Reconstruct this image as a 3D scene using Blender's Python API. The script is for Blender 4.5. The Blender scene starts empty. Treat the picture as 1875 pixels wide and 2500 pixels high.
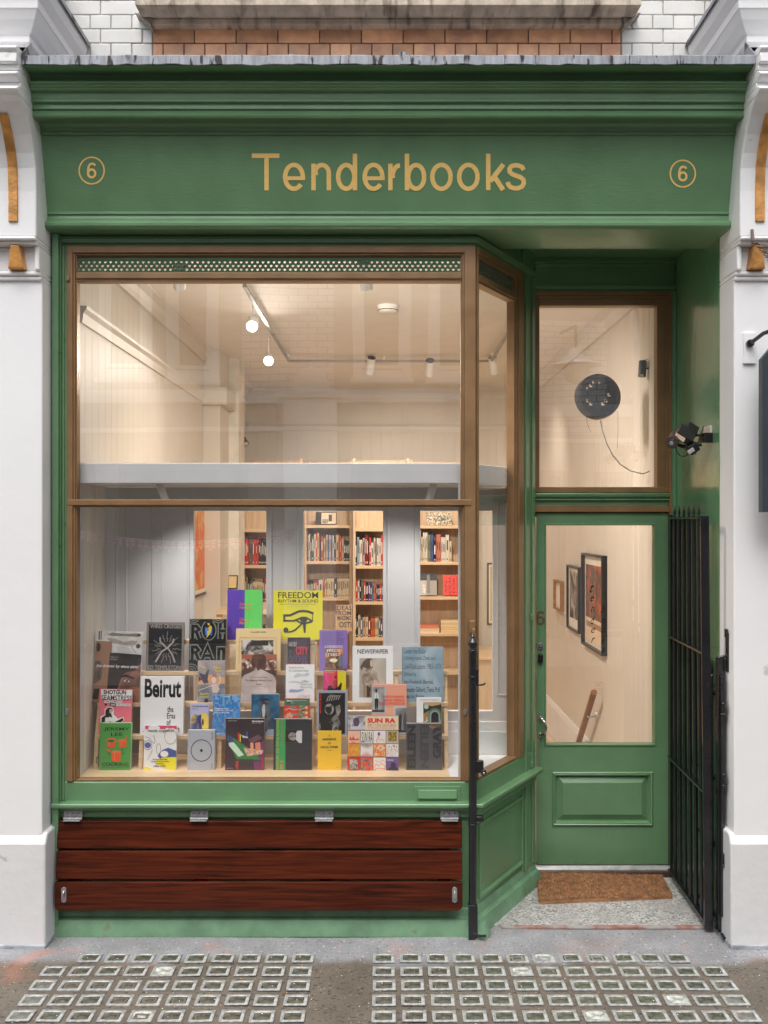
import bpy, math, random
from mathutils import Vector, Matrix
random.seed(7)
R = math.radians
# ------------------------------------------------------------------ camera, sky, sun, exposure
SC = bpy.context.scene
COL = SC.collection
D, H0, F, CX, CY = 4.45, 1.94, 2300.0, 937.5, 1272.0     # camera stands 4.45 m from the shop window plane, 1.94 m up
cam = bpy.data.cameras.new('camera'); co = bpy.data.objects.new('camera', cam); COL.objects.link(co)
cam.sensor_fit = 'HORIZONTAL'; cam.sensor_width = 36; cam.lens = 36*F/1875; cam.shift_y = (CY-1250)/1875
cam.clip_end = 400; cam.clip_start = 0.05
co.location = (0, -D, H0); co.rotation_euler = (R(90), 0, 0); SC.camera = co
SC.view_settings.view_transform = 'Standard'; SC.view_settings.look = 'None'; SC.view_settings.gamma = 1
SC.view_settings.exposure = 0.7
W = bpy.data.worlds.new('World'); SC.world = W; W.use_nodes = True
wn = W.node_tree.nodes; wl = W.node_tree.links
sky = wn.new('ShaderNodeTexSky'); sky.sky_type = 'NISHITA'; sky.sun_disc = False
sky.sun_elevation = R(63); sky.sun_rotation = R(195); sky.dust_density = 4; sky.air_density = 1.0
hs = wn.new('ShaderNodeHueSaturation'); hs.inputs['Saturation'].default_value = 0.30
wl.new(sky.outputs[0], hs.inputs['Color']); wl.new(hs.outputs[0], wn['Background'].inputs[0])
wn['Background'].inputs[1].default_value = 0.15
sl = bpy.data.lights.new('sun', 'SUN'); sl.energy = 1.15; sl.angle = R(50); sl.color = (1, .985, .965)
so = bpy.data.objects.new('sun', sl); COL.objects.link(so)
so.rotation_euler = (R(90-63), 0, R(-15))      # shines into +Y, from behind and slightly to one side of the camera
SC.cycles.use_denoising = True
SC.cycles.max_bounces = 10; SC.cycles.transparent_max_bounces = 24; SC.cycles.diffuse_bounces = 5
SC.cycles.sample_clamp_indirect = 6; SC.cycles.caustics_reflective = False; SC.cycles.caustics_refractive = False

# ------------------------------------------------------------------ helpers
def P(px, py, Y):
    "world point at depth Y (metres behind the window plane) seen at photo pixel px, py"
    z = Y+D
    return Vector(((px-CX)*z/F, Y, H0-(py-CY)*z/F))
def X(px, Y): return (px-CX)*(Y+D)/F
def Z(py, Y): return H0-(py-CY)*(Y+D)/F
def lin(c):
    return tuple(((v/255)/12.92 if v/255 <= .04045 else ((v/255+.055)/1.055)**2.4) for v in c)

MATS = {}
def mat(name, col, rough=.5, metal=0, var=.12, vscale=6, stretch=(1,1,1), bump=0, bscale=60, bstretch=None, coat=0, spec=.5,
        col2=None, ramp=(.35,.65), detail=6, dist=0, island=0, rvar=0, emit=None, col3=None, c3=(.62,.7), c3scale=2.5, c3stretch=None):
    if name in MATS: return MATS[name]
    m = bpy.data.materials.new(name); m.use_nodes = True
    nt = m.node_tree; n = nt.nodes; l = nt.links; b = n['Principled BSDF']
    b.inputs['Roughness'].default_value = rough; b.inputs['Metallic'].default_value = metal
    b.inputs['Coat Weight'].default_value = coat; b.inputs['Coat Roughness'].default_value = .12
    b.inputs['Specular IOR Level'].default_value = spec
    tc = n.new('ShaderNodeTexCoord'); mp = n.new('ShaderNodeMapping'); mp.inputs['Scale'].default_value = stretch
    l.new(tc.outputs['Object'], mp.inputs[0])
    nz = n.new('ShaderNodeTexNoise'); nz.inputs['Scale'].default_value = vscale; nz.inputs['Detail'].default_value = detail
    nz.inputs['Distortion'].default_value = dist
    l.new(mp.outputs[0], nz.inputs['Vector'])
    cr = n.new('ShaderNodeValToRGB'); l.new(nz.outputs[0], cr.inputs[0])
    cr.color_ramp.elements[0].position = ramp[0]; cr.color_ramp.elements[1].position = ramp[1]
    a = col2 if col2 else tuple(c*(1-var) for c in col); z = col if col2 else tuple(min(1, c*(1+var)) for c in col)
    cr.color_ramp.elements[0].color = (*a, 1); cr.color_ramp.elements[1].color = (*z, 1)
    out = cr.outputs[0]
    if island:
        g = n.new('ShaderNodeNewGeometry'); mr = n.new('ShaderNodeMapRange')
        mr.inputs[3].default_value = 1-island; mr.inputs[4].default_value = 1+island
        l.new(g.outputs['Random Per Island'], mr.inputs[0])
        mx = n.new('ShaderNodeVectorMath'); mx.operation = 'SCALE'; l.new(out, mx.inputs[0]); l.new(mr.outputs[0], mx.inputs['Scale']); out = mx.outputs[0]
    if col3:
        n3 = n.new('ShaderNodeTexNoise'); n3.inputs['Scale'].default_value = c3scale; n3.inputs['Detail'].default_value = 9
        mp3 = n.new('ShaderNodeMapping'); mp3.inputs['Scale'].default_value = c3stretch or (1, 1, 1); l.new(tc.outputs['Object'], mp3.inputs[0]); l.new(mp3.outputs[0], n3.inputs['Vector'])
        m3 = n.new('ShaderNodeMapRange'); m3.inputs[1].default_value = c3[0]; m3.inputs[2].default_value = c3[1]
        l.new(n3.outputs[0], m3.inputs[0])
        x3 = n.new('ShaderNodeMixRGB'); l.new(m3.outputs[0], x3.inputs[0]); l.new(out, x3.inputs[1]); x3.inputs[2].default_value = (*col3, 1); out = x3.outputs[0]
    l.new(out, b.inputs['Base Color'])
    if rvar:
        rr = n.new('ShaderNodeMapRange'); rr.inputs[3].default_value = max(.02, rough-rvar); rr.inputs[4].default_value = rough+rvar
        l.new(nz.outputs[0], rr.inputs[0]); l.new(rr.outputs[0], b.inputs['Roughness'])
    if bump:
        mp2 = n.new('ShaderNodeMapping'); mp2.inputs['Scale'].default_value = bstretch or stretch; l.new(tc.outputs['Object'], mp2.inputs[0])
        n2 = n.new('ShaderNodeTexNoise'); n2.inputs['Scale'].default_value = bscale; n2.inputs['Detail'].default_value = 5
        l.new(mp2.outputs[0], n2.inputs['Vector'])
        bp = n.new('ShaderNodeBump'); bp.inputs['Strength'].default_value = bump; bp.inputs['Distance'].default_value = .004
        l.new(n2.outputs[0], bp.inputs['Height']); l.new(bp.outputs[0], b.inputs['Normal'])
        if coat: l.new(bp.outputs[0], b.inputs['Coat Normal'])
    if emit:
        b.inputs['Emission Color'].default_value = (*emit[:3], 1); b.inputs['Emission Strength'].default_value = emit[3]
    MATS[name] = m
    return m
def ink(c, k=1.2, rough=.32):
    key = 'ink_%d_%d_%d_%d' % (*c, int(k*100))
    if key in MATS: return MATS[key]
    m = bpy.data.materials.new(key); m.use_nodes = True; b = m.node_tree.nodes['Principled BSDF']
    b.inputs['Base Color'].default_value = (*[min(.88, v*k) for v in lin(c)], 1); b.inputs['Roughness'].default_value = rough
    MATS[key] = m; return m
def photo(ca, cb, scale=40, cc=None, dist=1.0, lo=.38, hi=.62):
    "a printed picture: mottled tones between two inks"
    key = 'print_%s_%s_%s_%s' % (ca, cb, scale, cc)
    if key in MATS: return MATS[key]
    m = bpy.data.materials.new('print'); m.use_nodes = True; n = m.node_tree.nodes; l = m.node_tree.links; b = n['Principled BSDF']
    tc = n.new('ShaderNodeTexCoord'); nz = n.new('ShaderNodeTexNoise'); nz.inputs['Scale'].default_value = scale; nz.inputs['Detail'].default_value = 7
    nz.inputs['Distortion'].default_value = dist
    l.new(tc.outputs['Object'], nz.inputs['Vector']); cr = n.new('ShaderNodeValToRGB'); l.new(nz.outputs[0], cr.inputs[0])
    cr.color_ramp.elements[0].position = lo; cr.color_ramp.elements[1].position = hi
    cr.color_ramp.elements[0].color = (*lin(ca), 1); cr.color_ramp.elements[1].color = (*lin(cb), 1)
    if cc: e = cr.color_ramp.elements.new((lo+hi)/2); e.color = (*lin(cc), 1)
    l.new(cr.outputs[0], b.inputs['Base Color']); b.inputs['Roughness'].default_value = .4
    MATS[key] = m; return m
def glass(name, ior=1.5, tint=(1,1,1), extra=0):
    if name in MATS: return MATS[name]
    m = bpy.data.materials.new(name); m.use_nodes = True; n = m.node_tree.nodes; l = m.node_tree.links; n.clear()
    o = n.new('ShaderNodeOutputMaterial'); mx = n.new('ShaderNodeMixShader'); t = n.new('ShaderNodeBsdfTransparent'); g = n.new('ShaderNodeBsdfGlossy')
    t.inputs[0].default_value = (*tint, 1); g.inputs['Roughness'].default_value = 0.0
    f = n.new('ShaderNodeFresnel'); ge = n.new('ShaderNodeNewGeometry'); mi = n.new('ShaderNodeMapRange')
    mi.inputs[3].default_value = ior; mi.inputs[4].default_value = 1/ior       # a thin pane reflects alike from both sides
    l.new(ge.outputs['Backfacing'], mi.inputs[0]); l.new(mi.outputs[0], f.inputs[0])
    ma = n.new('ShaderNodeMath'); ma.operation = 'MULTIPLY_ADD'; ma.inputs[1].default_value = 1.0; ma.inputs[2].default_value = extra; ma.use_clamp = True
    tc = n.new('ShaderNodeTexCoord'); nz = n.new('ShaderNodeTexNoise'); nz.inputs['Scale'].default_value = 1.3; nz.inputs['Detail'].default_value = 1
    bp = n.new('ShaderNodeBump'); bp.inputs['Strength'].default_value = .12; bp.inputs['Distance'].default_value = .01
    l.new(tc.outputs['Object'], nz.inputs['Vector']); l.new(nz.outputs[0], bp.inputs['Height']); l.new(bp.outputs[0], g.inputs['Normal'])
    l.new(f.outputs[0], ma.inputs[0]); l.new(ma.outputs[0], mx.inputs[0]); l.new(t.outputs[0], mx.inputs[1]); l.new(g.outputs[0], mx.inputs[2]); l.new(mx.outputs[0], o.inputs[0])
    MATS[name] = m; return m

class MB:
    "collects shapes, then links them as one mesh object"
    def __init__(s, M=None): s.v = []; s.f = []; s.m = []; s.M = M or Matrix()
    def add(s, vs, fs, m=None):
        k = len(s.v); s.v += [s.M @ Vector(p) for p in vs]; s.f += [tuple(i+k for i in f) for f in fs]; s.m += [m]*len(fs); return s
    def box(s, x0, x1, y0, y1, z0, z1, m=None):
        if x0 > x1: x0, x1 = x1, x0
        if y0 > y1: y0, y1 = y1, y0
        if z0 > z1: z0, z1 = z1, z0
        return s.add([(x0,y0,z0),(x1,y0,z0),(x1,y1,z0),(x0,y1,z0),(x0,y0,z1),(x1,y0,z1),(x1,y1,z1),(x0,y1,z1)],
            [(0,3,2,1),(4,5,6,7),(0,1,5,4),(1,2,6,5),(2,3,7,6),(3,0,4,7)], m)
    def prism_x(s, prof, x0, x1, m=None):
        n = len(prof)
        vs = [(x0, y, z) for y, z in prof]+[(x1, y, z) for y, z in prof]
        return s.add(vs, [(i, (i+1) % n, n+(i+1) % n, n+i) for i in range(n)]+[tuple(range(n))[::-1], tuple(range(n, 2*n))], m)
    def prism_y(s, prof, y0, y1, m=None):
        n = len(prof)
        vs = [(x, y0, z) for x, z in prof]+[(x, y1, z) for x, z in prof]
        return s.add(vs, [(i, (i+1) % n, n+(i+1) % n, n+i) for i in range(n)]+[tuple(range(n))[::-1], tuple(range(n, 2*n))], m)
    def sweep(s, path, prof, m=None, cap=True):
        "profile (outward offset, height) along a ground path; outward is to the right hand of the path turned to the street"
        n = len(prof); k = len(path); vs = []
        for i, p in enumerate(path):
            ns = []
            for a, b in ((i-1, i), (i, i+1)):
                if a >= 0 and b < k:
                    d = Vector((path[b][0]-path[a][0], path[b][1]-path[a][1])).normalized(); ns.append(Vector((d.y, -d.x)))
            if len(ns) == 2:
                nn = (ns[0]+ns[1]).normalized(); nn = nn/max(.3, nn.dot(ns[0]))
            else: nn = ns[0]
            vs += [(p[0]+nn.x*o, p[1]+nn.y*o, h) for o, h in prof]
        fs = []
        for i in range(k-1):
            for j in range(n):
                j2 = (j+1) % n; fs.append((i*n+j, i*n+j2, (i+1)*n+j2, (i+1)*n+j))
        if cap: fs += [tuple(range(n))[::-1], tuple(range((k-1)*n, k*n))]
        return s.add(vs, fs, m)
    def cyl(s, p, q, r, m=None, seg=20, r2=None, cap=True):
        p = Vector(p); q = Vector(q); d = (q-p).normalized(); a = d.orthogonal().normalized(); b = d.cross(a); r2 = r if r2 is None else r2
        vs = []
        for c, rr in ((p, r), (q, r2)):
            for i in range(seg):
                t = 2*math.pi*i/seg; vs.append(c+(a*math.cos(t)+b*math.sin(t))*rr)
        fs = [(i, (i+1) % seg, seg+(i+1) % seg, seg+i) for i in range(seg)]
        if cap: fs += [tuple(range(seg))[::-1], tuple(range(seg, 2*seg))]
        return s.add(vs, fs, m)
    def lathe(s, c, prof, m=None, seg=24):
        "prof (radius, height) round a vertical axis at c"
        vs = []; n = len(prof)
        for r, h in prof:
            for i in range(seg):
                t = 2*math.pi*i/seg; vs.append((c[0]+r*math.cos(t), c[1]+r*math.sin(t), c[2]+h))
        fs = [(j*seg+i, j*seg+(i+1) % seg, (j+1)*seg+(i+1) % seg, (j+1)*seg+i) for j in range(n-1) for i in range(seg)]
        fs += [tuple(range(seg))[::-1], tuple(range((n-1)*seg, n*seg))]
        return s.add(vs, fs, m)
    def tube(s, pts, r, m=None, seg=8):
        pts = [Vector(p) for p in pts]; n = len(pts); vs = []
        a = None
        for i, p in enumerate(pts):
            d = (pts[min(i+1, n-1)]-pts[max(i-1, 0)]).normalized()
            a = d.orthogonal().normalized() if a is None else (a-d*a.dot(d)).normalized()
            b = d.cross(a)
            for k in range(seg):
                t = 2*math.pi*k/seg; vs.append(p+(a*math.cos(t)+b*math.sin(t))*r)
        fs = [(j*seg+i, j*seg+(i+1) % seg, (j+1)*seg+(i+1) % seg, (j+1)*seg+i) for j in range(n-1) for i in range(seg)]
        fs += [tuple(range(seg))[::-1], tuple(range((n-1)*seg, n*seg))]
        return s.add(vs, fs, m)
    def ring_rect(s, x0, x1, z0, z1, w, y0, y1, m=None, wl_=None, wr=None, wt=None, wb=None):
        "rectangular frame in the XZ plane, butted bars"
        l_ = w if wl_ is None else wl_; r_ = w if wr is None else wr; t_ = w if wt is None else wt; b_ = w if wb is None else wb
        if l_: s.box(x0, x0+l_, y0, y1, z0, z1, m)
        if r_: s.box(x1-r_, x1, y0, y1, z0, z1, m)
        if t_: s.box(x0+l_, x1-r_, y0, y1, z1-t_, z1, m)
        if b_: s.box(x0+l_, x1-r_, y0, y1, z0, z0+b_, m)
        return s
    def moulded(s, x0, x1, z0, z1, prof, m=None):
        "mitred picture-frame moulding; prof = list of (inset, y)"
        n = len(prof); vs = []
        for (cx, cz, dx, dz) in ((x0, z0, 1, 1), (x1, z0, -1, 1), (x1, z1, -1, -1), (x0, z1, 1, -1)):
            vs += [(cx+dx*i, y, cz+dz*i) for i, y in prof]
        fs = []
        for c in range(4):
            c2 = (c+1) % 4
            for j in range(n-1): fs.append((c*n+j, c2*n+j, c2*n+j+1, c*n+j+1))
        return s.add(vs, fs, m)
    def build(s, name, m=None, parent=None, bevel=0, smooth=False, loc=None):
        me = bpy.data.meshes.new(name); me.from_pydata([tuple(p) for p in s.v], [], s.f)
        mats = []
        for k in s.m:
            k = k or m
            if k not in mats: mats.append(k)
        for k in mats: me.materials.append(k)
        if len(mats) > 1:
            for i, p in enumerate(me.polygons): p.material_index = mats.index(s.m[i] or m)
        me.validate(); me.update()
        if smooth:
            for p in me.polygons: p.use_smooth = True
            me.set_sharp_from_angle(angle=R(smooth if smooth > 1 else 35))
        o = bpy.data.objects.new(name, me); COL.objects.link(o)
        if parent:
            o.parent = parent
        if bevel:
            b = o.modifiers.new('b', 'BEVEL'); b.width = bevel; b.segments = 2; b.limit_method = 'ANGLE'; b.angle_limit = R(50); b.harden_normals = False
        return o
def thing(name, label, cat, group=None, loc=(0,0,0)):
    o = bpy.data.objects.new(name, None); COL.objects.link(o); o.location = loc; o.empty_display_size = .1
    o['label'] = label; o['category'] = cat
    if group: o['group'] = group
    return o
def tag(o, label, cat, group=None):
    o['label'] = label; o['category'] = cat
    if group: o['group'] = group
    return o
def struct(o): o['kind'] = 'structure'; return o
def relocate(root, c):
    "put the empty at the base of the thing without moving its parts"
    root.location = c
    for ch in root.children: ch.location = ch.location-Vector(c)
TXT = {}
def text_geo(body, bold=0.0, shear=0.0):
    k = (body, bold, shear)
    if k in TXT: return TXT[k]
    c = bpy.data.curves.new('lettering', 'FONT'); c.body = body; c.offset = bold; c.shear = shear; c.resolution_u = 3; c.align_x = 'CENTER'
    c.space_line = .95
    o = bpy.data.objects.new('lettering', c); me = bpy.data.meshes.new_from_object(o)
    vs = [tuple(v.co) for v in me.vertices]; fs = [tuple(p.vertices) for p in me.polygons]
    bpy.data.objects.remove(o); bpy.data.meshes.remove(me); bpy.data.curves.remove(c)
    if vs:
        x0 = min(v[0] for v in vs); x1 = max(v[0] for v in vs); y0 = min(v[1] for v in vs); y1 = max(v[1] for v in vs)
        vs = [((v[0]-x0)/(x1-x0), (v[1]-y0)/(y1-y0)) for v in vs]
    TXT[k] = (vs, fs); return TXT[k]
def stroke2d(pts, w):
    "ribbon along 2-D points: (vertices, quads)"
    n = len(pts); L = []; Q = []
    for i in range(n):
        a = Vector(pts[max(i-1, 0)]); b = Vector(pts[i]); c = Vector(pts[min(i+1, n-1)])
        d1 = (b-a).normalized() if i else (c-b).normalized(); d2 = (c-b).normalized() if i < n-1 else d1
        nn = Vector((-(d1.y+d2.y), d1.x+d2.x)); nn = nn.normalized() if nn.length > 1e-6 else Vector((-d1.y, d1.x))
        k = max(.5, nn.dot(Vector((-d1.y, d1.x))))
        L.append(b+nn*w/2/k); Q.append(b-nn*w/2/k)
    return [tuple(p) for p in L]+[tuple(p) for p in Q], [(i, i+1, n+i+1, n+i) for i in range(n-1)]
def arc(cx, cy, rx, ry, a0, a1, n=20):
    return [(cx+rx*math.cos(R(a0+(a1-a0)*i/n)), cy-ry*math.sin(R(a0+(a1-a0)*i/n))) for i in range(n+1)]

# ------------------------------------------------------------------ materials
GREEN = mat('green_gloss_paint', (.130,.258,.128), rough=.34, var=.07, vscale=5, stretch=(1,1,1), bump=.2, bscale=30, bstretch=(.6,1,6), coat=.25, rvar=.08)
GREENV = mat('green_gloss_paint_upright', (.130,.258,.128), rough=.30, var=.07, vscale=5, bump=.35, bscale=30, bstretch=(6,3,.6), coat=.35, rvar=.08)
GREENW = mat('green_reveal_paint', (.115,.260,.135), rough=.22, var=.10, vscale=3, bump=.5, bscale=18, bstretch=(1,1,1), coat=.6)
BRONZE = mat('bronze_paint', (.27,.155,.072), rough=.36, metal=.2, var=.12, vscale=9, bump=.3, bscale=70, rvar=.1)
GILT = mat('worn_gilt_paint', (.60,.29,.085), rough=.4, metal=.3, var=.3, vscale=16, bump=.6, bscale=60)
STUCCO = mat('white_masonry_paint', (.82,.818,.822), rough=.5, var=.015, vscale=3, bump=.3, bscale=22, col3=(.60,.585,.56), c3=(.70,.74), c3scale=9)
STUCCOP = mat('white_plinth_paint', (.70,.70,.705), rough=.55, var=.03, vscale=3, bump=.5, bscale=24, col3=(.52,.51,.50), c3=(.68,.74), c3scale=16)
LEAD = mat('lead_flashing', (.29,.30,.33), rough=.42, metal=.3, var=.2, vscale=9, stretch=(6,1,.8), bump=.7, bscale=12, col3=(.035,.032,.03), c3=(.57,.63), c3scale=6, c3stretch=(7,1,1.5))
WBRICK = mat('white_glazed_brick', (.66,.65,.62), rough=.16, var=.06, vscale=9, bump=.3, bscale=14, island=.07, coat=.5, col3=(.42,.36,.30), c3=(.68,.8), c3scale=14)
OBRICK = mat('orange_glazed_brick', (.84,.45,.24), rough=.35, var=.2, vscale=12, bump=.35, bscale=40, island=.22, coat=.15, col2=(.60,.30,.18))
LMORTAR = mat('pale_mortar', (.54,.49,.44), rough=.9, var=.3, vscale=20, bump=.6)
MORTAR = mat('dark_mortar', (.16,.13,.11), rough=.9, var=.4, vscale=20, bump=.6)
SILL = mat('weathered_stone', (.58,.49,.39), rough=.8, var=.2, vscale=9, stretch=(2,1,1), bump=.8, bscale=40, col3=(.16,.12,.085), c3=(.54,.70), c3scale=4, c3stretch=(5,1,1.2))
BLACK = mat('black_gloss_iron', (.012,.012,.014), rough=.25, var=.3, bump=.5, bscale=45, coat=.4)
BLACKM = mat('black_plastic', (.005,.005,.005), rough=.45, var=.2)
HINGE = mat('galvanised_steel', (.34,.34,.35), rough=.5, metal=.5, var=.2, vscale=60, bump=.2)
STEEL = mat('steel', (.55,.55,.56), rough=.28, metal=.9, var=.1, vscale=30, bump=.2)
ALU = mat('aluminium', (.6,.6,.6), rough=.35, metal=.8, var=.15, vscale=20)
MAHOG = mat('varnished_hardwood', (.11,.020,.008), rough=.22, vscale=5, stretch=(.55,2,11), dist=.9, col2=(.026,.006,.003), ramp=(.30,.68), spec=.18, bump=.12, bscale=20, bstretch=(.5,2,14), coat=.12)
PINE = mat('pale_plywood', (.70,.51,.31), rough=.45, vscale=4, stretch=(.6,2,10), dist=.6, var=.10, bump=.05)
PINEV = mat('pine_board', (.64,.48,.32), rough=.5, vscale=4, stretch=(8,8,.6), dist=.8, var=.13)
SHOPWALL = mat('cream_matchboard', (.70,.64,.56), rough=.5, var=.03, vscale=3)
STAIRWALL = mat('pale_cream_matchboard', (.70,.635,.555), rough=.5, var=.02, vscale=3)
CEIL = mat('cream_ceiling', (.86,.80,.72), rough=.7, var=.02)
GREYWHITE = mat('off_white_joinery', (.60,.605,.62), rough=.4, var=.04, vscale=3, bump=.15, bscale=25)
WHITEP = mat('white_joinery', (.80,.80,.81), rough=.4, var=.03, bump=.1)
FLOORM = mat('shop_floorboards', (.62,.50,.38), rough=.4, vscale=4, stretch=(8,.6,1), var=.2)
GLASS = glass('window_glass', extra=.17)
PGLASS = glass('picture_glass')
DARKWOOD = mat('dark_sill_wood', (.06,.035,.025), rough=.5, var=.3, vscale=20, bump=.4)

# ------------------------------------------------------------------ ground
def ground_mat():
    m = bpy.data.materials.new('pavement'); m.use_nodes = True; n = m.node_tree.nodes; l = m.node_tree.links; b = n['Principled BSDF']
    tc = n.new('ShaderNodeTexCoord'); sep = n.new('ShaderNodeSeparateXYZ'); l.new(tc.outputs['Object'], sep.inputs[0])
    def noise(s, d=6, dist=0):
        q = n.new('ShaderNodeTexNoise'); q.inputs['Scale'].default_value = s; q.inputs['Detail'].default_value = d; q.inputs['Distortion'].default_value = dist
        l.new(tc.outputs['Object'], q.inputs['Vector']); return q.outputs[0]
    def ramp(src, p0, c0, p1, c1):
        r = n.new('ShaderNodeValToRGB'); l.new(src, r.inputs[0]); e = r.color_ramp.elements
        e[0].position = p0; e[0].color = (*c0, 1); e[1].position = p1; e[1].color = (*c1, 1); return r.outputs[0]
    def mix(f, a, c):
        x = n.new('ShaderNodeMixRGB'); l.new(f, x.inputs[0]) if not isinstance(f, float) else setattr(x.inputs[0], 'default_value', f)
        for s_, v in ((1, a), (2, c)):
            if isinstance(v, tuple): x.inputs[s_].default_value = (*v, 1)
            else: l.new(v, x.inputs[s_])
        return x.outputs[0]
    def mr(src, a, b2, lo=0., hi=1.):
        q = n.new('ShaderNodeMapRange'); l.new(src, q.inputs[0]); q.inputs[1].default_value = a; q.inputs[2].default_value = b2; q.inputs[3].default_value = lo; q.inputs[4].default_value = hi; return q.outputs[0]
    def math2(op, a, c):
        q = n.new('ShaderNodeMath'); q.operation = op; l.new(a, q.inputs[0]); l.new(c, q.inputs[1]) if not isinstance(c, float) else setattr(q.inputs[1], 'default_value', c); return q.outputs[0]
    grey = ramp(noise(5), .3, (.215,.215,.222), .7, (.32,.32,.332)); grey = mix(mr(noise(85, 2), .60, .68), grey, (.13,.13,.13)); grey = mix(mr(noise(60, 2), .66, .72), grey, (.50,.50,.50)); grey = mix(mr(noise(9, 8), .5, .75, 0, .5), grey, (.20,.195,.19))
    brown = ramp(noise(4), .3, (.105,.088,.068), .7, (.165,.14,.11)); brown = mix(mr(noise(60, 3), .56, .66), brown, (.055,.045,.035)); brown = mix(mr(noise(90, 2), .66, .72), brown, (.30,.25,.20))
    # boundary: mastic nearer the street, grey cement along the shop
    edge = math2('MULTIPLY_ADD', noise(2.2, 7, .6), 0.32); n_ = edge.node; l.new(sep.outputs['Y'], n_.inputs[2])
    c = mix(mr(edge, -.17, -.10), brown, grey)
    # a dusting of orange spray paint
    og = math2('MULTIPLY', mr(noise(3.1, 10, .4), .55, .68), mr(sep.outputs['Y'], -.55, -.30)); og = math2('MULTIPLY', og, mr(sep.outputs['Y'], -.02, -.16))
    og = math2('MULTIPLY', og, mr(sep.outputs['X'], .3, -1.6, .12, .55))
    c = mix(og, c, (.62,.20,.10))
    l.new(c, b.inputs['Base Color']); b.inputs['Roughness'].default_value = .62
    bp = n.new('ShaderNodeBump'); bp.inputs['Strength'].default_value = .5; bp.inputs['Distance'].default_value = .004
    l.new(noise(55, 6), bp.inputs['Height']); l.new(bp.outputs[0], b.inputs['Normal'])
    return m
g = MB()
xs = [-30, -4]+[-3+i*.1 for i in range(61)]+[4, 30]; ys = [-30, -7, -3]+[-2+.1*i for i in range(26)]+[1.2]
def gz(x, y): return 0.004*math.sin(x*3.1+y*2)+.003*math.sin(y*9+x*5) if -2.5 < x < 2.5 and -1.9 < y < .4 else 0
vs = [(x, y, gz(x, y)*0.4-.002) for y in ys for x in xs]; nx = len(xs)
g.add(vs, [(j*nx+i, j*nx+i+1, (j+1)*nx+i+1, (j+1)*nx+i) for j in range(len(ys)-1) for i in range(nx-1)])
struct(g.build('pavement', ground_mat(), smooth=True))
# terrazzo step inside the porch
def terrazzo_mat():
    m = bpy.data.materials.new('terrazzo'); m.use_nodes = True; n = m.node_tree.nodes; l = m.node_tree.links; b = n['Principled BSDF']
    tc = n.new('ShaderNodeTexCoord'); v = n.new('ShaderNodeTexVoronoi'); v.inputs['Scale'].default_value = 120; l.new(tc.outputs['Object'], v.inputs['Vector'])
    r = n.new('ShaderNodeValToRGB'); s = n.new('ShaderNodeSeparateColor'); l.new(v.outputs['Color'], s.inputs[0]); l.new(s.outputs[0], r.inputs[0])
    e = r.color_ramp.elements; e[0].color = (.10,.10,.09,1); e[1].position = .9; e[1].color = (.58,.57,.54,1); q = e.new(.3); q.color = (.30,.29,.28,1)
    nz = n.new('ShaderNodeTexNoise'); nz.inputs['Scale'].default_value = 6; nz.inputs['Detail'].default_value = 8; l.new(tc.outputs['Object'], nz.inputs['Vector'])
    mrr = n.new('ShaderNodeMapRange'); mrr.inputs[1].default_value = .42; mrr.inputs[2].default_value = .6; l.new(nz.outputs[0], mrr.inputs[0])
    x = n.new('ShaderNodeMixRGB'); l.new(mrr.outputs[0], x.inputs[0]); l.new(r.outputs[0], x.inputs[1]); x.inputs[2].default_value = (.33,.31,.30,1)
    x.inputs[0].default_value = .5
    mm = n.new('ShaderNodeMath'); mm.operation = 'MULTIPLY'; mm.inputs[1].default_value = .55; l.new(mrr.outputs[0], mm.inputs[0]); l.new(mm.outputs[0], x.inputs[0])
    l.new(x.outputs[0], b.inputs['Base Color']); b.inputs['Roughness'].default_value = .45; return m
t = MB(); zt = .006
t.add([(.47,.06,zt),(1.60,.06,zt),(1.60,.74,zt),(.86,.74,zt),(.47,.06,0),(1.60,.06,0)], [(0,1,2,3),(4,5,1,0)])
struct(t.build('porch_floor', terrazzo_mat()))
t = MB(); t.box(.56, 1.56, .028, .056, .0, .0075)
struct(t.build('porch_edge_tile', mat('red_tile_edge', (.30,.15,.12), rough=.6, var=.3, vscale=25, col3=(.35,.34,.33), c3=(.45,.6), c3scale=9)))

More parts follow.
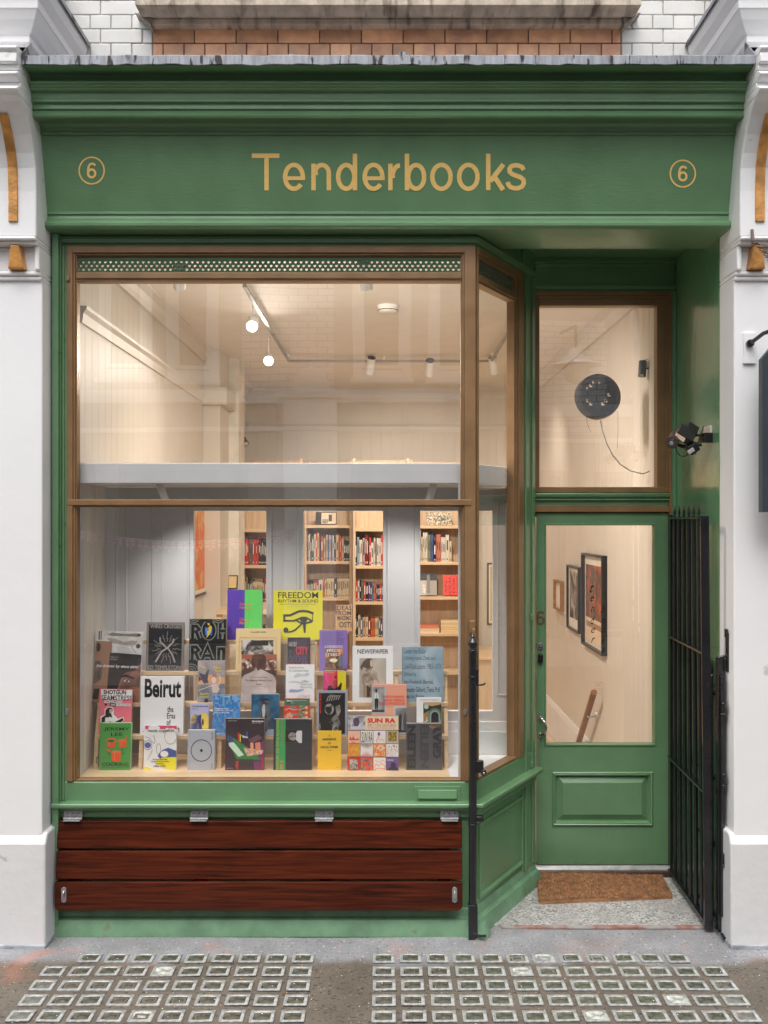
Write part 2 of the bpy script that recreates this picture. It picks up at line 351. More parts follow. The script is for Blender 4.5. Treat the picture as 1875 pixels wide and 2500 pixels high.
# ------------------------------------------------------------------ pavement lights
RIM = mat('pavement_light_rim', (.37,.375,.365), rough=.3, var=.35, vscale=40, bump=.4, coat=.3, col3=(.30,.29,.25), c3=(.58,.7), c3scale=22)
LENS = mat('old_glass_lens', (.115,.115,.088), rough=.07, var=.5, vscale=22, coat=1, bump=.15, bscale=18)
LENSC = mat('cracked_glass_lens', (.50,.52,.46), rough=.12, var=.6, vscale=28, coat=1, bump=.8, bscale=40)
MASTIC = mat('asphalt_frame', (.19,.15,.11), rough=.7, var=.3, vscale=30, bump=.6, bscale=60)
def lens_mb(crack):
    b = MB(); a, c = .0475, .043; i1, j1 = .0335, .0275
    def loop(hx, hy, z, r=.006):
        o = []
        for sx, sy in ((-1,-1),(1,-1),(1,1),(-1,1)):
            q = [(sx*hx, sy*(hy-r), z), (sx*(hx-r), sy*hy, z)]
            o += q if sx*sy > 0 else q[::-1]
        return o
    L = [loop(a, c, .0, .003), loop(a, c, .0025, .003), loop(a-.0015, c-.0015, .0034, .003), loop(i1+.002, j1+.002, .0034, .003), loop(i1, j1, .0016, .003)]
    vs = [p for q in L for p in q]; fs = [(k*8+i, k*8+(i+1) % 8, (k+1)*8+(i+1) % 8, (k+1)*8+i) for k in range(4) for i in range(8)]
    b.add(vs, fs, RIM)
    L2 = [loop(i1, j1, .0016, .003), loop(.024, .014, -.0014, .002)]
    vs = [p for q in L2 for p in q]+[(0, .001, .0035)]
    b.add(vs, [(i, (i+1) % 8, 8+(i+1) % 8, 8+i) for i in range(8)]+[(8+i, 8+(i+1) % 8, 16) for i in range(8)], LENSC if crack else LENS)
    return b
grids = [('left', -.358, -1, [9,10,10,10,10], 'grid of square glass pavement lenses before the book window'),
         ('right', 0.0, 1, [12,13,13,13,13], 'wider grid of square glass pavement lenses before the porch and door')]
rowsY = [-.272-.1225*k for k in range(5)]
proto = {c: None for c in (0, 1)}
for nm, xb, sg, cnt, lab in grids:
    root = thing('pavement_light', lab, 'pavement light', 'glass pavement lights', (xb+sg*.6, -.5, 0))
    for r_, k in enumerate(cnt):
        for c in range(k):
            cr = 1 if (nm, r_, c) in {('right',1,5),('right',4,7),('right',3,10),('left',4,5),('right',0,6),('left',1,5)} else 0
            if proto[cr] is None: proto[cr] = lens_mb(cr).build('glass_lens', RIM, smooth=25); o = proto[cr]
            else: o = proto[cr].copy(); COL.objects.link(o)
            o.parent = root
            o.location = (sg*.1183*c-sg*.6+random.uniform(-.0015,.0015), rowsY[r_]+.5+random.uniform(-.0015,.0015), .001+random.uniform(-.001,.001))
            o.rotation_euler = (random.uniform(-.02,.02), random.uniform(-.02,.02), random.uniform(-.02,.02))
# bits of orange and white grit on the pavement
gr = MB(); og = ink((225,140,60)); wg = ink((215,210,200)); dg = ink((90,70,55))
for i in range(900):
    x = random.uniform(-1.7, 1.9); y = -.95+.85*random.random()**1.1; s = random.uniform(.0012, .0032); zz = .0035
    a = random.uniform(0, 6.3)
    gr.add([(x+s*math.cos(a+q), y+s*math.sin(a+q), zz) for q in (0, 1.7, 3.3, 4.8)]+[(x, y, zz+s*.8)], [(0,1,4),(1,2,4),(2,3,4),(3,0,4)], random.choice([og, wg, wg, dg, dg]))
o = gr.build('gravel', og); o['kind'] = 'stuff'; o['label'] = 'scattered orange and white grit on the pavement'

# ------------------------------------------------------------------ pilasters with consoles
XL, XR = -1.560, 1.597
def pilaster(side):
    s = -1 if side == 'l' else 1
    xi = XL if s < 0 else XR; w = .225; xo = xi+s*w; xc = xi+s*(.102 if s < 0 else .088)
    root = thing('pilaster', 'white painted pilaster %s' % ('beside the book display window, bench end against it' if s < 0 else 'beside the black gates, iron sign bracket fixed to it'), 'pilaster', 'white pilasters framing the shopfront', (xc, -.1, 0))
    L = lambda mb, n, m=STUCCO, bev=.006, sm=False, par=root: (lambda o: (setattr(o, 'location', Vector((-xc, .1, 0))) if par is root else None, o)[1])(mb.build(n, m, par, bev, sm))
    b = MB(); b.box(xi, xo, -.15, .30, .50, 3.04); sh = L(b, 'shaft')
    # plinth with splayed top
    xj = xi-s*.022
    b = MB(); b.prism_x([(-.175,-.01),(-.170,.47),(-.145,.515),(.0,.515),(.0,-.01)], xj, xo); L(b, 'plinth', STUCCOP, .01)
    b = MB(); b.box(xj-s*.003, xo, -.180, -.0, -.012, .016); L(b, 'plinth_foot', mat('bare_render', (.33,.35,.38), rough=.8, var=.3, vscale=20, bump=.8), .004)
    # console: neck block, scroll, mouldings, capital
    b = MB()
    b.box(xi, xo, -.165, .28, 3.035, 3.055); b.box(xi, xo, -.175, .28, 3.055, 3.075)
    b.box(xi, xo, -.215, .28, 3.185, 3.20); b.box(xi+s*.0, xo, -.235, .28, 3.20, 3.215)
    b.box(xi, xi+s*.022, -.19, .28, 3.075, 3.185); b.box(xo-s*.022, xo, -.19, .28, 3.075, 3.185); b.box(xi+s*.022, xo-s*.022, -.165, .28, 3.075, 3.185)
    prof = [(-.225,3.215),(-.225,3.42),(-.232,3.52),(-.250,3.58),(-.285,3.65),(-.335,3.715),(-.385,3.75),(-.43,3.765),(.28,3.765),(.28,3.215)]
    b.prism_x(prof, xi, xo); L(b, 'console', STUCCO, .008)
    b = MB()
    def rnd(y0, y1, z0, z1):   # half-round moulding
        b.prism_x([(.25, z0), (y0, z0)]+[(y0-(y0-y1)*math.sin(math.pi*k/8)*1.0, z0+(z1-z0)*k/8) for k in range(1, 8)]+[(y0, z1), (.25, z1)], xi, xo)
    rnd(-.425, -.445, 3.765, 3.80); b.box(xi, xo, -.41, .26, 3.80, 3.822); rnd(-.418, -.452, 3.822, 3.865); b.box(xi, xo, -.43, .26, 3.865, 3.89)
    b.box(xi, xo, -.452, .25, 3.89, 3.93); rnd(-.44,-.46,3.93,3.965)
    L(b, 'console_moulding', STUCCO, .004, 35)
    # block and cornice above, returning to the brick wall
    b = MB(); bx = xi+s*.03
    b.box(bx, xo, -.26, .24, 3.965, 4.62)
    steps = [(0, 4.02), (.0, 4.05), (.022, 4.06), (.022, 4.09), (.035, 4.10), (.06, 4.14), (.075, 4.175), (.08, 4.18), (.08, 4.215), (.105, 4.25), (.115, 4.28), (.115, 4.31), (0, 4.32)]
    path = [(bx, .24), (bx, -.26), (xo, -.26)] if s > 0 else [(xo, -.26), (bx, -.26), (bx, .24)]
    b.sweep(path, steps); L(b, 'capital_block', STUCCO, .003)
    b = MB(); b.sweep(path, [(.0, 4.322), (.122, 4.312), (.125, 4.295), (.129, 4.295), (.128, 4.318), (0, 4.329)]); L(b, 'lead_capping', LEAD)
    # gilt inlays on the console face
    b = MB(); gx = xc-s*.0
    pts = [(-.2265,3.283),(-.2265,3.42),(-.2335,3.52),(-.2515,3.58),(-.287,3.651),(-.337,3.716)]
    for i in range(len(pts)-1):
        (y0, z0), (y1, z1) = pts[i], pts[i+1]; e = .008
        b.add([(gx-.019, y0-e, z0), (gx+.019, y0-e, z0), (gx+.019, y1-e, z1), (gx-.019, y1-e, z1), (gx-.022, y0+.003, z0), (gx+.022, y0+.003, z0), (gx+.022, y1+.003, z1), (gx-.022, y1+.003, z1)],
              [(0,1,2,3), (4,0,3,7), (1,5,6,2)]+([(4,5,1,0)] if i == 0 else [])+([(3,2,6,7)] if i == len(pts)-2 else []))
    L(b, 'gilt_inlay', GILT, 0)
    b = MB(); b.add([(gx-.040,-.166,3.078),(gx+.040,-.166,3.078),(gx+.022,-.166,3.184),(gx-.022,-.166,3.184),(gx-.036,-.20,3.08),(gx+.036,-.20,3.08),(gx+.018,-.215,3.182),(gx-.018,-.215,3.182)],
        [(4,5,6,7),(0,1,5,4),(1,2,6,5),(2,3,7,6),(3,0,4,7)]); L(b, 'gilt_drop', GILT, .004)
    return root
pilaster('l'); pilaster('r')

# ------------------------------------------------------------------ upper masonry wall
YW = .25
up = thing('brick_wall', 'upper wall of white and orange glazed bricks with a weathered stone sill', 'wall', None, (0, YW, 3.9))
def bricks(x0, x1, z0, rows, bl, bh, m, hd, seed, name):
    b = MB(); rr = random.Random(seed)
    for r_ in range(rows):
        z = z0+r_*bh; odd = hd(r_); L_ = bl/2 if odd else bl
        x = x0-(bl*.25 if odd else 0)
        while x < x1-.004:
            a = max(x, x0)+.0025; c = min(x+L_, x1)-.0025
            if c-a > .012:
                j = rr.uniform(-.0015, .0015)
                b.box(a, c, YW-.008+j, YW+.05, z+.0025, z+bh-.0025)
            x += L_
    o = b.build(name, m, up, .003); o.location = (0, -YW, -3.9); return o
xa, xb_ = X(373, YW), X(1516, YW)
bh = .0708
zt0 = Z(142, YW)-bh*1.0
bricks(-1.62, xa, zt0, 7, .208, bh, WBRICK, lambda r_: r_ % 2 == 1, 3, 'white_brickwork')
bricks(xb_, 1.70, zt0, 7, .208, bh, WBRICK, lambda r_: r_ % 2 == 1, 4, 'white_brickwork')
bricks(xa+.001, xb_-.001, zt0, 3, .208, bh, OBRICK, lambda r_: r_ % 2 == 1, 5, 'orange_brickwork')
b = MB(); b.box(-2.2, xa, YW+.0, YW+.30, 3.40, 5.0, LMORTAR); b.box(xa, xb_, YW+.0, YW+.30, 3.40, 5.0, MORTAR); b.box(xb_, 2.2, YW+.0, YW+.30, 3.40, 5.0, LMORTAR); o = b.build('wall_core', MORTAR, up); o.location = (0, -YW, -3.9)
b = MB()
zs = Z(75, YW)-.002
def sillbar(p0, p1, y0, z0, z1, prof=None):
    b.box(X(p0, YW-.05), X(p1, YW-.05), YW-y0, YW+.02, z0, z1)
zA = Z(74, YW); zB = Z(45, .19); 
b.box(X(366,.19), X(1526,.19), .19, YW+.02, zA, Z(46,.19))
b.box(X(366,.21), X(1526,.21), .215, YW+.02, Z(46,.19)+.0005, Z(37,.21))
b.prism_x([(YW+.02, Z(37,.21)+.001), (.205, Z(37,.21)+.001), (.15, Z(36,.13)), (.13, Z(37,.12)), (.115, Z(34,.12)), (.09, Z(18,.09)), (.08, Z(14,.08)), (YW+.02, Z(14,.08))], X(343,.1), X(1548,.1))
b.prism_x([(YW+.02, Z(14,.08)+.002), (.06, Z(12,.06)), (.055, Z(-14,.055)), (YW+.02, Z(-24,.055))], X(330,.06), X(1566,.06))
o = b.build('stone_sill', SILL, up, .004); o.location = (0, -YW, -3.9)
b = MB()
for sx, a, c in ((1, 332, 372), (-1, 1562, 1520)):     # crumbling sill ends
    x0 = X(a, .2); x1 = X(c, .2)
    b.prism_y([(x0, Z(38,.2)), (x1, Z(38,.2)), (x1, Z(72,.2)), (x0+(x1-x0)*.7, Z(60,.2))], .17, YW+.01)
o = b.build('sill_corbel', mat('crumbling_stone', (.34,.30,.26), rough=.95, var=.5, vscale=40, bump=1, bscale=50), up, .004); o.location = (0, -YW, -3.9)

# ------------------------------------------------------------------ the shopfront
SF = thing('shopfront', 'green painted timber bookshop front with bronze framed window and recessed glazed door', 'shopfront', None, (0, 0, 0))
# cornice + flashing
b = MB()
prof = [(.20,3.937),(-.385,3.93),(-.385,3.905),(-.305,3.903),(-.288,3.888),(-.290,3.870),(-.332,3.862),(-.330,3.856),(-.318,3.854),(-.318,3.848),(-.308,3.845),(-.306,3.838),(-.284,3.832),(-.282,3.806),(-.286,3.802),(-.286,3.794),(-.270,3.790),
        (-.272,3.768),(-.262,3.765),(-.264,3.760),(-.272,3.741),(-.270,3.735),(-.262,3.731),(-.195,3.736),(-.176,3.724),(-.172,3.708),(-.178,3.705),(-.178,3.695),(-.165,3.692),(.20,3.692)]
b.prism_x(prof, XL, XR); b.build('cornice', GREEN, SF, .0015)
b = MB()
nseg = 90; vs = []; rr = random.Random(5)
for i in range(nseg+1):
    x = XL+.002+(XR-XL-.004)*i/nseg; w1 = .0025*math.sin(i*.9)+rr.uniform(-.002, .002); w2 = rr.uniform(-.003, .003)
    vs += [(x, .24, 4.02), (x, -.398+w1, 3.944), (x, -.405+w1, 3.938+w1*.3), (x, -.404+w1, 3.902+w2), (x, -.398+w1, 3.901+w2), (x, -.396+w1, 3.936)]
b.add(vs, [(i*6+j, i*6+j+1, (i+1)*6+j+1, (i+1)*6+j) for i in range(nseg) for j in range(5)])
b.box(X(975,-.4), X(990,-.4), -.411, -.395, 3.90, 3.951)
b.build('lead_flashing', LEAD, SF, 0, 40)
for s, xx in ((1, XL), (-1, XR)):                   # turned-up lead at both ends
    b = MB()
    b.add([(xx+s*.004, -.405, 3.90), (xx+s*.004, -.405, 3.95), (xx+s*.004, -.30, 4.05), (xx+s*.004, -.27, 3.94), (xx+s*.008, -.405, 3.90), (xx+s*.008, -.405, 3.95), (xx+s*.008, -.30, 4.05), (xx+s*.008, -.27, 3.94)],
          [(0,1,2,3), (4,5,6,7), (0,1,5,4), (1,2,6,5), (2,3,7,6)])
    b.build('lead_upstand', LEAD, SF)
# fascia board
FT, FB = (-.165, 3.692), (-.088, 3.372)
b = MB()
b.prism_x([(FT[0], FT[1]-.0005), (-.160, 3.672), (FB[0], FB[1]), (-.092,3.368), (-.092,3.360), (-.084,3.356), (-.086,3.342), (-.098,3.330), (-.112,3.322), (-.120,3.310), (-.119,3.299), (-.110,3.290), (-.098,3.286),
           (.21,3.286), (.21,3.376), (.06,3.376), (.06, FT[1]-.0005)], XL, XR)
FAS = b.build('fascia', GREEN, SF, .001, 30)
fn = Vector((0, -(FT[1]-.02-FB[1]), (-.160-FB[0]))).normalized()      # outward normal of the board
if fn.y > 0: fn = -fn
fp = Vector((0, FB[0], FB[1]))
def onfascia(px, py, off=.0012):
    d = Vector(((px-CX)/F, 1, -(py-CY)/F)); o = Vector((0, -D, H0)); q = fp+fn*off
    return o+d*((q-o).dot(fn)/d.dot(fn))
GOLD = mat('gold_sign_paint', (.98,.64,.21), rough=.4, metal=0, var=.05, vscale=60)
def glyphs():
    "sign letters as strokes; y down, baseline 820, x-height 702, cap line 660"
    G = []; w = 19.5
    def st(p, ww=w): G[-1].append((p, ww))
    def e(x):
        G.append([]); cx = x+48.5; st(arc(cx, 762, 38, 51.5, 0, 322, 30)); st([(x+10.5, 768), (x+97, 768)], 17)
    def o_(x): G.append([]); st(arc(x+50, 762, 39.5, 51.5, 0, 360, 36))
    G.append([]); st([(1085, 671), (1204, 671)]); st([(1148.5, 681), (1148.5, 820)])
    e(1218)
    G.append([]); st([(1351, 705), (1351, 820)]); st([(1361, 755)]+arc(1387, 746, 30, 35, 160, 0, 12)+[(1417, 820)])
    G.append([]); st(arc(1492, 762, 35, 51, 0, 360, 32)); st([(1529.5, 662), (1529.5, 820)])
    e(1561)
    f = lambda v: v+1650.2                                      # the right half was measured in its own crop
    G.append([]); st([(f(32), 705), (f(32), 820)]); st([(f(42), 768)]+arc(f(72), 762, 31, 49, 170, 88, 8))
    G.append([]); st([(f(103.5), 662), (f(103.5), 820)]); st(arc(f(143), 762, 34.5, 51, 0, 360, 32))
    o_(f(202)); o_(f(318))
    G.append([]); st([(f(453.5), 662), (f(453.5), 820)]); st([(f(462), 782), (f(519), 708)], 21); st([(f(478), 757), (f(518), 819)], 21)
    G.append([]); x = f(574)
    st([(x+32, 733), (x+26, 720), (x+10, 713), (x-4, 712), (x-20, 716), (x-29, 727), (x-28, 740), (x-18, 750), (x, 757), (x+18, 763), (x+31, 774), (x+33, 790), (x+25, 804), (x+8, 811), (x-8, 811), (x-25, 806), (x-34, 795), (x-36, 784)])
    return G
def six(cx, cy, s):
    return [[(cx+(q[0])*s, cy+(q[1])*s) for q in pts] for pts in ([(15,-21),(10,-28),(2,-30),(-7,-27),(-13,-17),(-15.5,-3),(-15.5,8)], arc(0, 12, 15.5, 17, 0, 360, 28))]
b = MB(); k = 0
for gl in glyphs():
    for pts, w in gl:
        v2, f2 = stroke2d(pts, w); k += 1
        b.add([onfascia(.5666*x-.0, .5666*(y), .0012+.0003*(k % 5)) for x, y in v2], f2)
b.build('lettering', GOLD, FAS)
for cx, cy in ((.5666*395, .5666*735), (935+.5666*1292, .5666*748)):
    b = MB()
    v2, f2 = stroke2d(arc(cx, cy, 30.5, 32.5, 0, 360, 56), 3.6); b.add([onfascia(x, y) for x, y in v2], f2)
    for q, pts in enumerate(six(cx, cy, .57)):
        v2, f2 = stroke2d(pts, 5.6); b.add([onfascia(x, y, .0016+.0003*q) for x, y in v2], f2)
    b.build('number_badge', GOLD, FAS)
# window bay
A_, B_, C_ = (-1.552, 0), (.425, 0), (.80, .62)
PATH = [A_, B_, C_]
XA = A_[0]
def frame_matrix():
    d = Vector((C_[0]-B_[0], C_[1]-B_[1], 0)); L_ = d.length; d.normalize(); n_ = Vector((-d.y, d.x, 0))
    return Matrix(((d.x, n_.x, 0, B_[0]), (d.y, n_.y, 0, B_[1]), (0, 0, 1, 0), (0, 0, 0, 1))), L_
SM, SL = frame_matrix()      # local x along the splay, y into the shop
b = MB()
b.sweep(PATH, [(-.05,.612),(-.05,.716),(.012,.712),(.014,.706),(.014,.612)]); b.build('sill_rail', GREEN, SF, .003)
b = MB()
b.sweep(PATH, [(-.05,.545),(.018,.545),(.022,.555),(.022,.572),(.030,.578),(.036,.592),(.058,.598),(.064,.606),(.064,.617),(.060,.622),(-.05,.624)]); b.build('sill_ledge', GREEN, SF, .002, 35)
b = MB()
b.sweep(PATH, [(-.05,.0),(-.05,.545),(.0,.545),(.0,.0)])
b.M = SM; b.moulded(.045, SL-.05, .14, .50, [(0,0),(.0,-.012),(.012,-.014),(.022,-.004),(.026,-.002)]); b.M = Matrix()
b.build('stall_riser', GREEN, SF, .002)
b = MB(); b.sweep(PATH, [(-.02,.0),(-.02,.115),(.004,.115),(.012,.100),(.018,.078),(.038,.070),(.050,.045),(.056,-.003)])
b.lathe((B_[0]+.012, B_[1]-.03, -.003), [(.065,.0),(.06,.03),(.045,.065),(.02,.075)])
b.build('skirting_base', mat('green_base_paint', (.15,.28,.165), rough=.4, var=.18, vscale=9, bump=.9, bscale=25, coat=.2, col3=(.19,.16,.11), c3=(.66,.74), c3scale=9), SF, .004, 40)
# letter slot
b = MB(); x0, x1 = X(1011, 0), X(1124, 0); z0, z1 = Z(1954, 0), Z(1917, 0)
b.box(x0, x1, -.018, -.010, z0+.002, z1)
b.prism_x([(-.018, z0+.012), (-.026, z0+.012), (-.030, z0+.018), (-.022, z1-.016), (-.018, z1-.016)], x0+.018, x1-.018); LS = b.build('letter_plate', GREEN, SF, .0025)
# head and jamb mouldings, green
b = MB(); b.sweep(PATH, [(-.06,3.268),(.030,3.268),(.026,3.276),(.010,3.280),(.006,3.300),(.0,3.376),(-.06,3.376)])
b.sweep(PATH, [(-.06,3.236),(-.06,3.268),(.020,3.268),(.018,3.250),(.006,3.246),(.004,3.236)])
b.build('window_head', GREEN, SF, .0015)
b = MB(); xj = X(166, 0)
b.box(XA+.001, XA+.030, -.050, .05, .0, 3.285); b.box(XA+.030, XA+.036, -.028, .05, .624, 3.267); b.box(XA+.036, xj, -.012, .05, .624, 3.2355)
b.box(XA+.038, XA+.048, -.020, -.012, .624, 3.2355)
b.build('jamb', GREENV, SF, .003)
# bronze window frame (front)
zt_, zg1, zg0, zr0 = Z(598, -.02), Z(627, 0), Z(667, 0), Z(688, 0)
zb = Z(1905, 0); zm1, zm0 = Z(1220, 0), Z(1238, 0)
xl0, xl1 = xj+.001, X(189, 0); xr0, xr1 = X(1125, 0), B_[0]+.006
zt_ = 3.2345
WF = MB()
WF.box(xl0, xl1-.016, -.022, .04, zb, zt_); WF.box(xl1-.016, xl1-.006, -.014, .04, zb, zt_-.02); WF.box(xl1-.006, xl1, -.006, .04, zb, zt_-.02)
WF.box(xr0, xr0+.006, -.004, .04, zb, zt_-.02); WF.box(xr0+.006, xr0+.016, -.012, .04, zb, zt_-.02); WF.box(xr0+.016, xr1, -.020, .04, zb, zt_)
WF.box(xl1-.016, xr0+.016, -.0215, .04, zg1+.014, zt_-.001); WF.box(xl1-.005, xr0+.005, -.010, .04, zg1+.004, zg1+.014); WF.box(xl1, xr0, -.003, .04, zg1, zg1+.004)
WF.box(xl1-.001, xr0+.001, -.018, .04, zr0+.012, zg0); WF.box(xl1-.001, xr0+.001, -.009, .04, zr0, zr0+.012)
WF.box(xl0+.003, xr1-.02, -.024, .035, zm0+.008, zm1); WF.box(xl0+.012, xr0+.02, -.014, .035, zm0, zm0+.008)
WF.box(xl1-.001, xr0+.001, -.012, .04, zb, zb+.006)
frame_o = WF.build('window_frame', BRONZE, SF, .0025)
b = MB(); b.cyl((xl0+.008, -.021, Z(685,0)), (xl0+.008, -.033, Z(685,0)), .008); b.box(xl0, xl0+.016, -.026, -.02, Z(692,0), Z(672,0)); b.build('catch', BRONZE, frame_o, .002)
for zz_ in (1735,): 
    for xx_ in (X(168,0), X(1134,0)):
        b = MB(); t0 = Vector((xx_, -.026, Z(zz_, 0)))
        b.tube([t0+Vector((.006*math.cos(a*.8), 0, .013*math.sin(a*.8))) for a in range(9)], .0025); b.cyl(t0+Vector((0,.006,0)), t0, .007); b.build('ring_hook', STEEL, frame_o, 0, 40)
# panes
def pane(x0, x1, y, z0, z1, name='pane', parent=SF, M=None, m=GLASS):
    b = MB(M); b.add([(x0, y, z0), (x1, y, z0), (x1, y, z1), (x0, y, z1)], [(0,1,2,3)]); return b.build(name, m, parent)
pane(xl1-.004, xr0+.004, .018, zm1-.004, zr0+.004, 'upper_pane'); pane(xl1-.004, xr0+.004, .018, zb+.002, zm0+.004, 'lower_pane')
# pierced ventilation grille: ribbons weaving into a lattice
def grille(x0, x1, z0, z1, y, M=None):
    b = MB(M); hgt = z1-z0; pit = .0415*.62; rows = 3
    b.box(x0, x1, y, y+.010, z1-.016, z1); b.box(x0, x1, y, y+.010, z0, z0+.009)
    za, zc = z0+.009, z1-.016; rh = (zc-za)/rows
    n_ = int((x1-x0)/pit)
    for r_ in range(rows):
        off = (r_ % 2)*.5
        for i in range(n_+1):
            c = x0+(i+off)*pit; zc0 = za+r_*rh
            # one cell: a plate with a heart-shaped hole made of eight quads
            hole = [(0,-.36),(.20,-.10),(.27,.16),(.14,.34),(0,.26),(-.14,.34),(-.27,.16),(-.20,-.10)]
            box_ = [(0,-.5),(.5,-.5),(.5,.16),(.5,.5),(0,.5),(-.5,.5),(-.5,.16),(-.5,-.5)]
            vs = []
            for (hx, hz), (bx_, bz) in zip(hole, box_):
                for (ax, az), yy in (((hx, hz), y+.001), ((bx_, bz), y+.002), ((hx, hz), y+.008)):
                    vs.append((min(max(c+ax*pit, x0), x1), yy, zc0+(az+.5)*rh))
            fs = []
            for k in range(8):
                k2 = (k+1) % 8; fs += [(k*3, k*3+1, k2*3+1, k2*3), (k*3, k2*3, k2*3+2, k*3+2)]
            b.add(vs, fs)
    return b
grille(xl1+.001, xr0-.001, zg0, zg1, .004).build('vent_grille', mat('grille_paint', (.045,.115,.05), rough=.4, var=.2), SF)
# splayed side window
SP = MB(SM); t0, t1, t2 = .012, .65*SL, .775*SL
SP.box(.006, t0+.006, -.018, .04, zb, zt_-.001); SP.box(t1, t1+.010, -.004, .04, zb, zt_-.02); SP.box(t1+.010, t1+.024, -.012, .04, zb, zt_-.02); SP.box(t1+.024, t2, -.020, .04, zb, zt_-.001)
SP.box(t0+.006, t1+.03, -.0195, .04, zg1+.014, zt_-.002); SP.box(t0+.006, t1+.004, -.010, .04, zg1, zg1+.014); SP.box(t0+.006, t1+.001, -.017, .04, zr0+.010, zg0); SP.box(t0+.006, t1+.001, -.008, .04, zr0, zr0+.010)
SP.box(t0+.006, t1+.001, -.015, .04, zb, zb+.012)
SP.build('side_window_frame', BRONZE, SF, .002)
pane(t0, t1+.004, .018, zb+.004, zr0+.004, 'side_pane', SF, SM)
grille(t0+.007, t1-.001, zg0, zg1, .004, SM).build('side_vent_grille', mat('dull_grille', (.10,.11,.08), rough=.5, var=.2), SF)
b = MB(SM); b.box(t2+.0005, SL+.01, -.012, .05, .0, 3.376); b.box(t2+.02, t2+.035, -.022, -.012, .10, 3.236); b.box(SL-.05, SL-.01, -.020, -.012, .115, 3.236); b.build('porch_post', GREENV, SF, .003)
for pyy, hh in ((1507, .02), (1862, .02), (1898, .03)):
    b = MB(); c = P(1297, pyy, .60); b.box(c.x-.012, c.x+.006, c.y-.035, c.y, c.z-hh, c.z+hh); b.cyl((c.x-.003, c.y-.036, c.z-hh*.8), (c.x-.003, c.y-.036, c.z+hh*.8), .007); b.build('gate_keep', GREENV, SF, .002)

# porch: reveal wall, ceiling, door frame
YD = .71
b = MB(); b.box(XR-.002, XR+.10, .03, YD+.1, -.01, 3.376); b.box(1.5725, XR-.003, YD-.020, YD+.06, 0, 3.19); b.box(1.578, XR-.003, YD-.032, YD-.020, 0, 3.19); b.build('porch_side_wall', GREENW, SF, .003)
b = MB(); b.box(B_[0]-.1, XR+.1, .2105, YD+.06, 3.3765, 3.42); b.build('porch_ceiling', GREEN, SF)
b = MB(); xd0, xd1 = .806, 1.572; zd = Z(714, YD)
b.box(.70, XR-.003, YD-.0, YD+.05, zd+.012, 3.376); b.box(.70, XR-.003, YD-.022, YD, zd+.012, zd+.035); b.box(.70, XR-.003, YD-.030, YD, 3.350, 3.376); b.box(.70, XR-.003, YD-.012, YD, 3.335, 3.350)
b.box(.70, XR-.003, YD-.010, YD+.04, zd+.0005, zd+.012)
b.box(.74, xd0-.001, YD-.02, YD+.06, .0, zd+.0); b.build('door_head', GREEN, SF, .002)
b = MB(); ZT = Z(1203, YD)
b.box(xd0, xd0+.020, YD-.022, YD+.06, .03, zd); b.box(xd1-.014, xd1, YD-.022, YD+.06, .03, zd)
b.box(xd0+.020, xd1-.014, YD-.022, YD+.06, zd-.018, zd)
b.box(xd0+.0205, xd0+.034, YD-.012, YD+.06, ZT+.002, zd-.0185); b.box(xd1-.030, xd1-.0145, YD-.010, YD+.06, ZT+.002, zd-.0185)
b.box(xd0+.034, xd1-.030, YD-.012, YD+.06, zd-.034, zd-.0185)
xt0, xt1 = X(1317, YD), X(1604, YD); zt1, zt0_ = Z(746, YD), Z(1189, YD)
b.box(xd0+.034, xt0, YD-.002, YD+.06, ZT+.03, zd-.034); b.box(xt1, xd1-.030, YD-.002, YD+.06, ZT+.03, zd-.034); b.box(xt0, xt1, YD-.002, YD+.06, zt1, zd-.034)
b.box(xd0+.034, xd1-.030, YD-.008, YD+.06, ZT+.001, zt0_)
b.box(xd0+.005, xd1-.003, YD+.061, YD+.085, zl1-.02, zt0_-.004) if 0 else b.box(xd0+.005, xd1-.003, YD+.061, YD+.085, Z(1262, YD), Z(1195, YD))
b.box(xd0+.0205, xd1-.0145, YD-.014, YD+.06, Z(1250, YD), Z(1234, YD))
DF = b.build('door_frame', BRONZE, SF, .002)
b = MB(); za, zc = Z(1233, YD), Z(1203, YD)-.001; hh = zc-za
b.prism_x([(YD+.05, za), (YD-.004, za), (YD-.004, za+hh*.3), (YD-.012, za+hh*.36), (YD-.022, za+hh*.42), (YD-.010, za+hh*.55), (YD-.026, za+hh*.70), (YD-.030, za+hh*.9), (YD-.006, zc), (YD+.05, zc)], xd0+.021, xd1-.015)
b.build('transom_moulding', GREEN, SF, .001)
pane(xt0-.003, xt1+.003, YD+.02, zt0_-.003, zt1+.003, 'transom_pane')
# door leaf
xa0, xa1 = X(1310, YD), X(1632, YD); zl0, zl1 = Z(2110, YD), Z(1252, YD)-.002
gx0, gx1, gz1, gz0 = X(1334, YD), X(1598, YD), Z(1282, YD), Z(1817, YD)
DL = MB(); yf = YD+.004
DL.box(xa0, gx0, yf, yf+.045, gz0, zl1); DL.box(gx1, xa1, yf, yf+.045, gz0, zl1); DL.box(gx0, gx1, yf, yf+.045, gz1, zl1)
px0, px1, pz1, pz0 = X(1352, YD), X(1590, YD), Z(1888, YD), Z(2012, YD)
DL.box(xa0, px0, yf, yf+.045, zl0, gz0); DL.box(px1, xa1, yf, yf+.045, zl0, gz0); DL.box(px0, px1, yf, yf+.045, pz1, gz0); DL.box(px0, px1, yf, yf+.045, zl0, pz0)
leaf = DL.build('door', GREENV, SF, .0)
b = MB(); b.moulded(px0-.008, px1+.008, pz0-.008, pz1+.008, [(0, yf+.001), (0, yf-.008), (.006, yf-.012), (.012, yf-.008), (.016, yf-.010), (.022, yf+.004), (.024, yf+.014), (.028, yf+.014), (.060, yf-.004)])
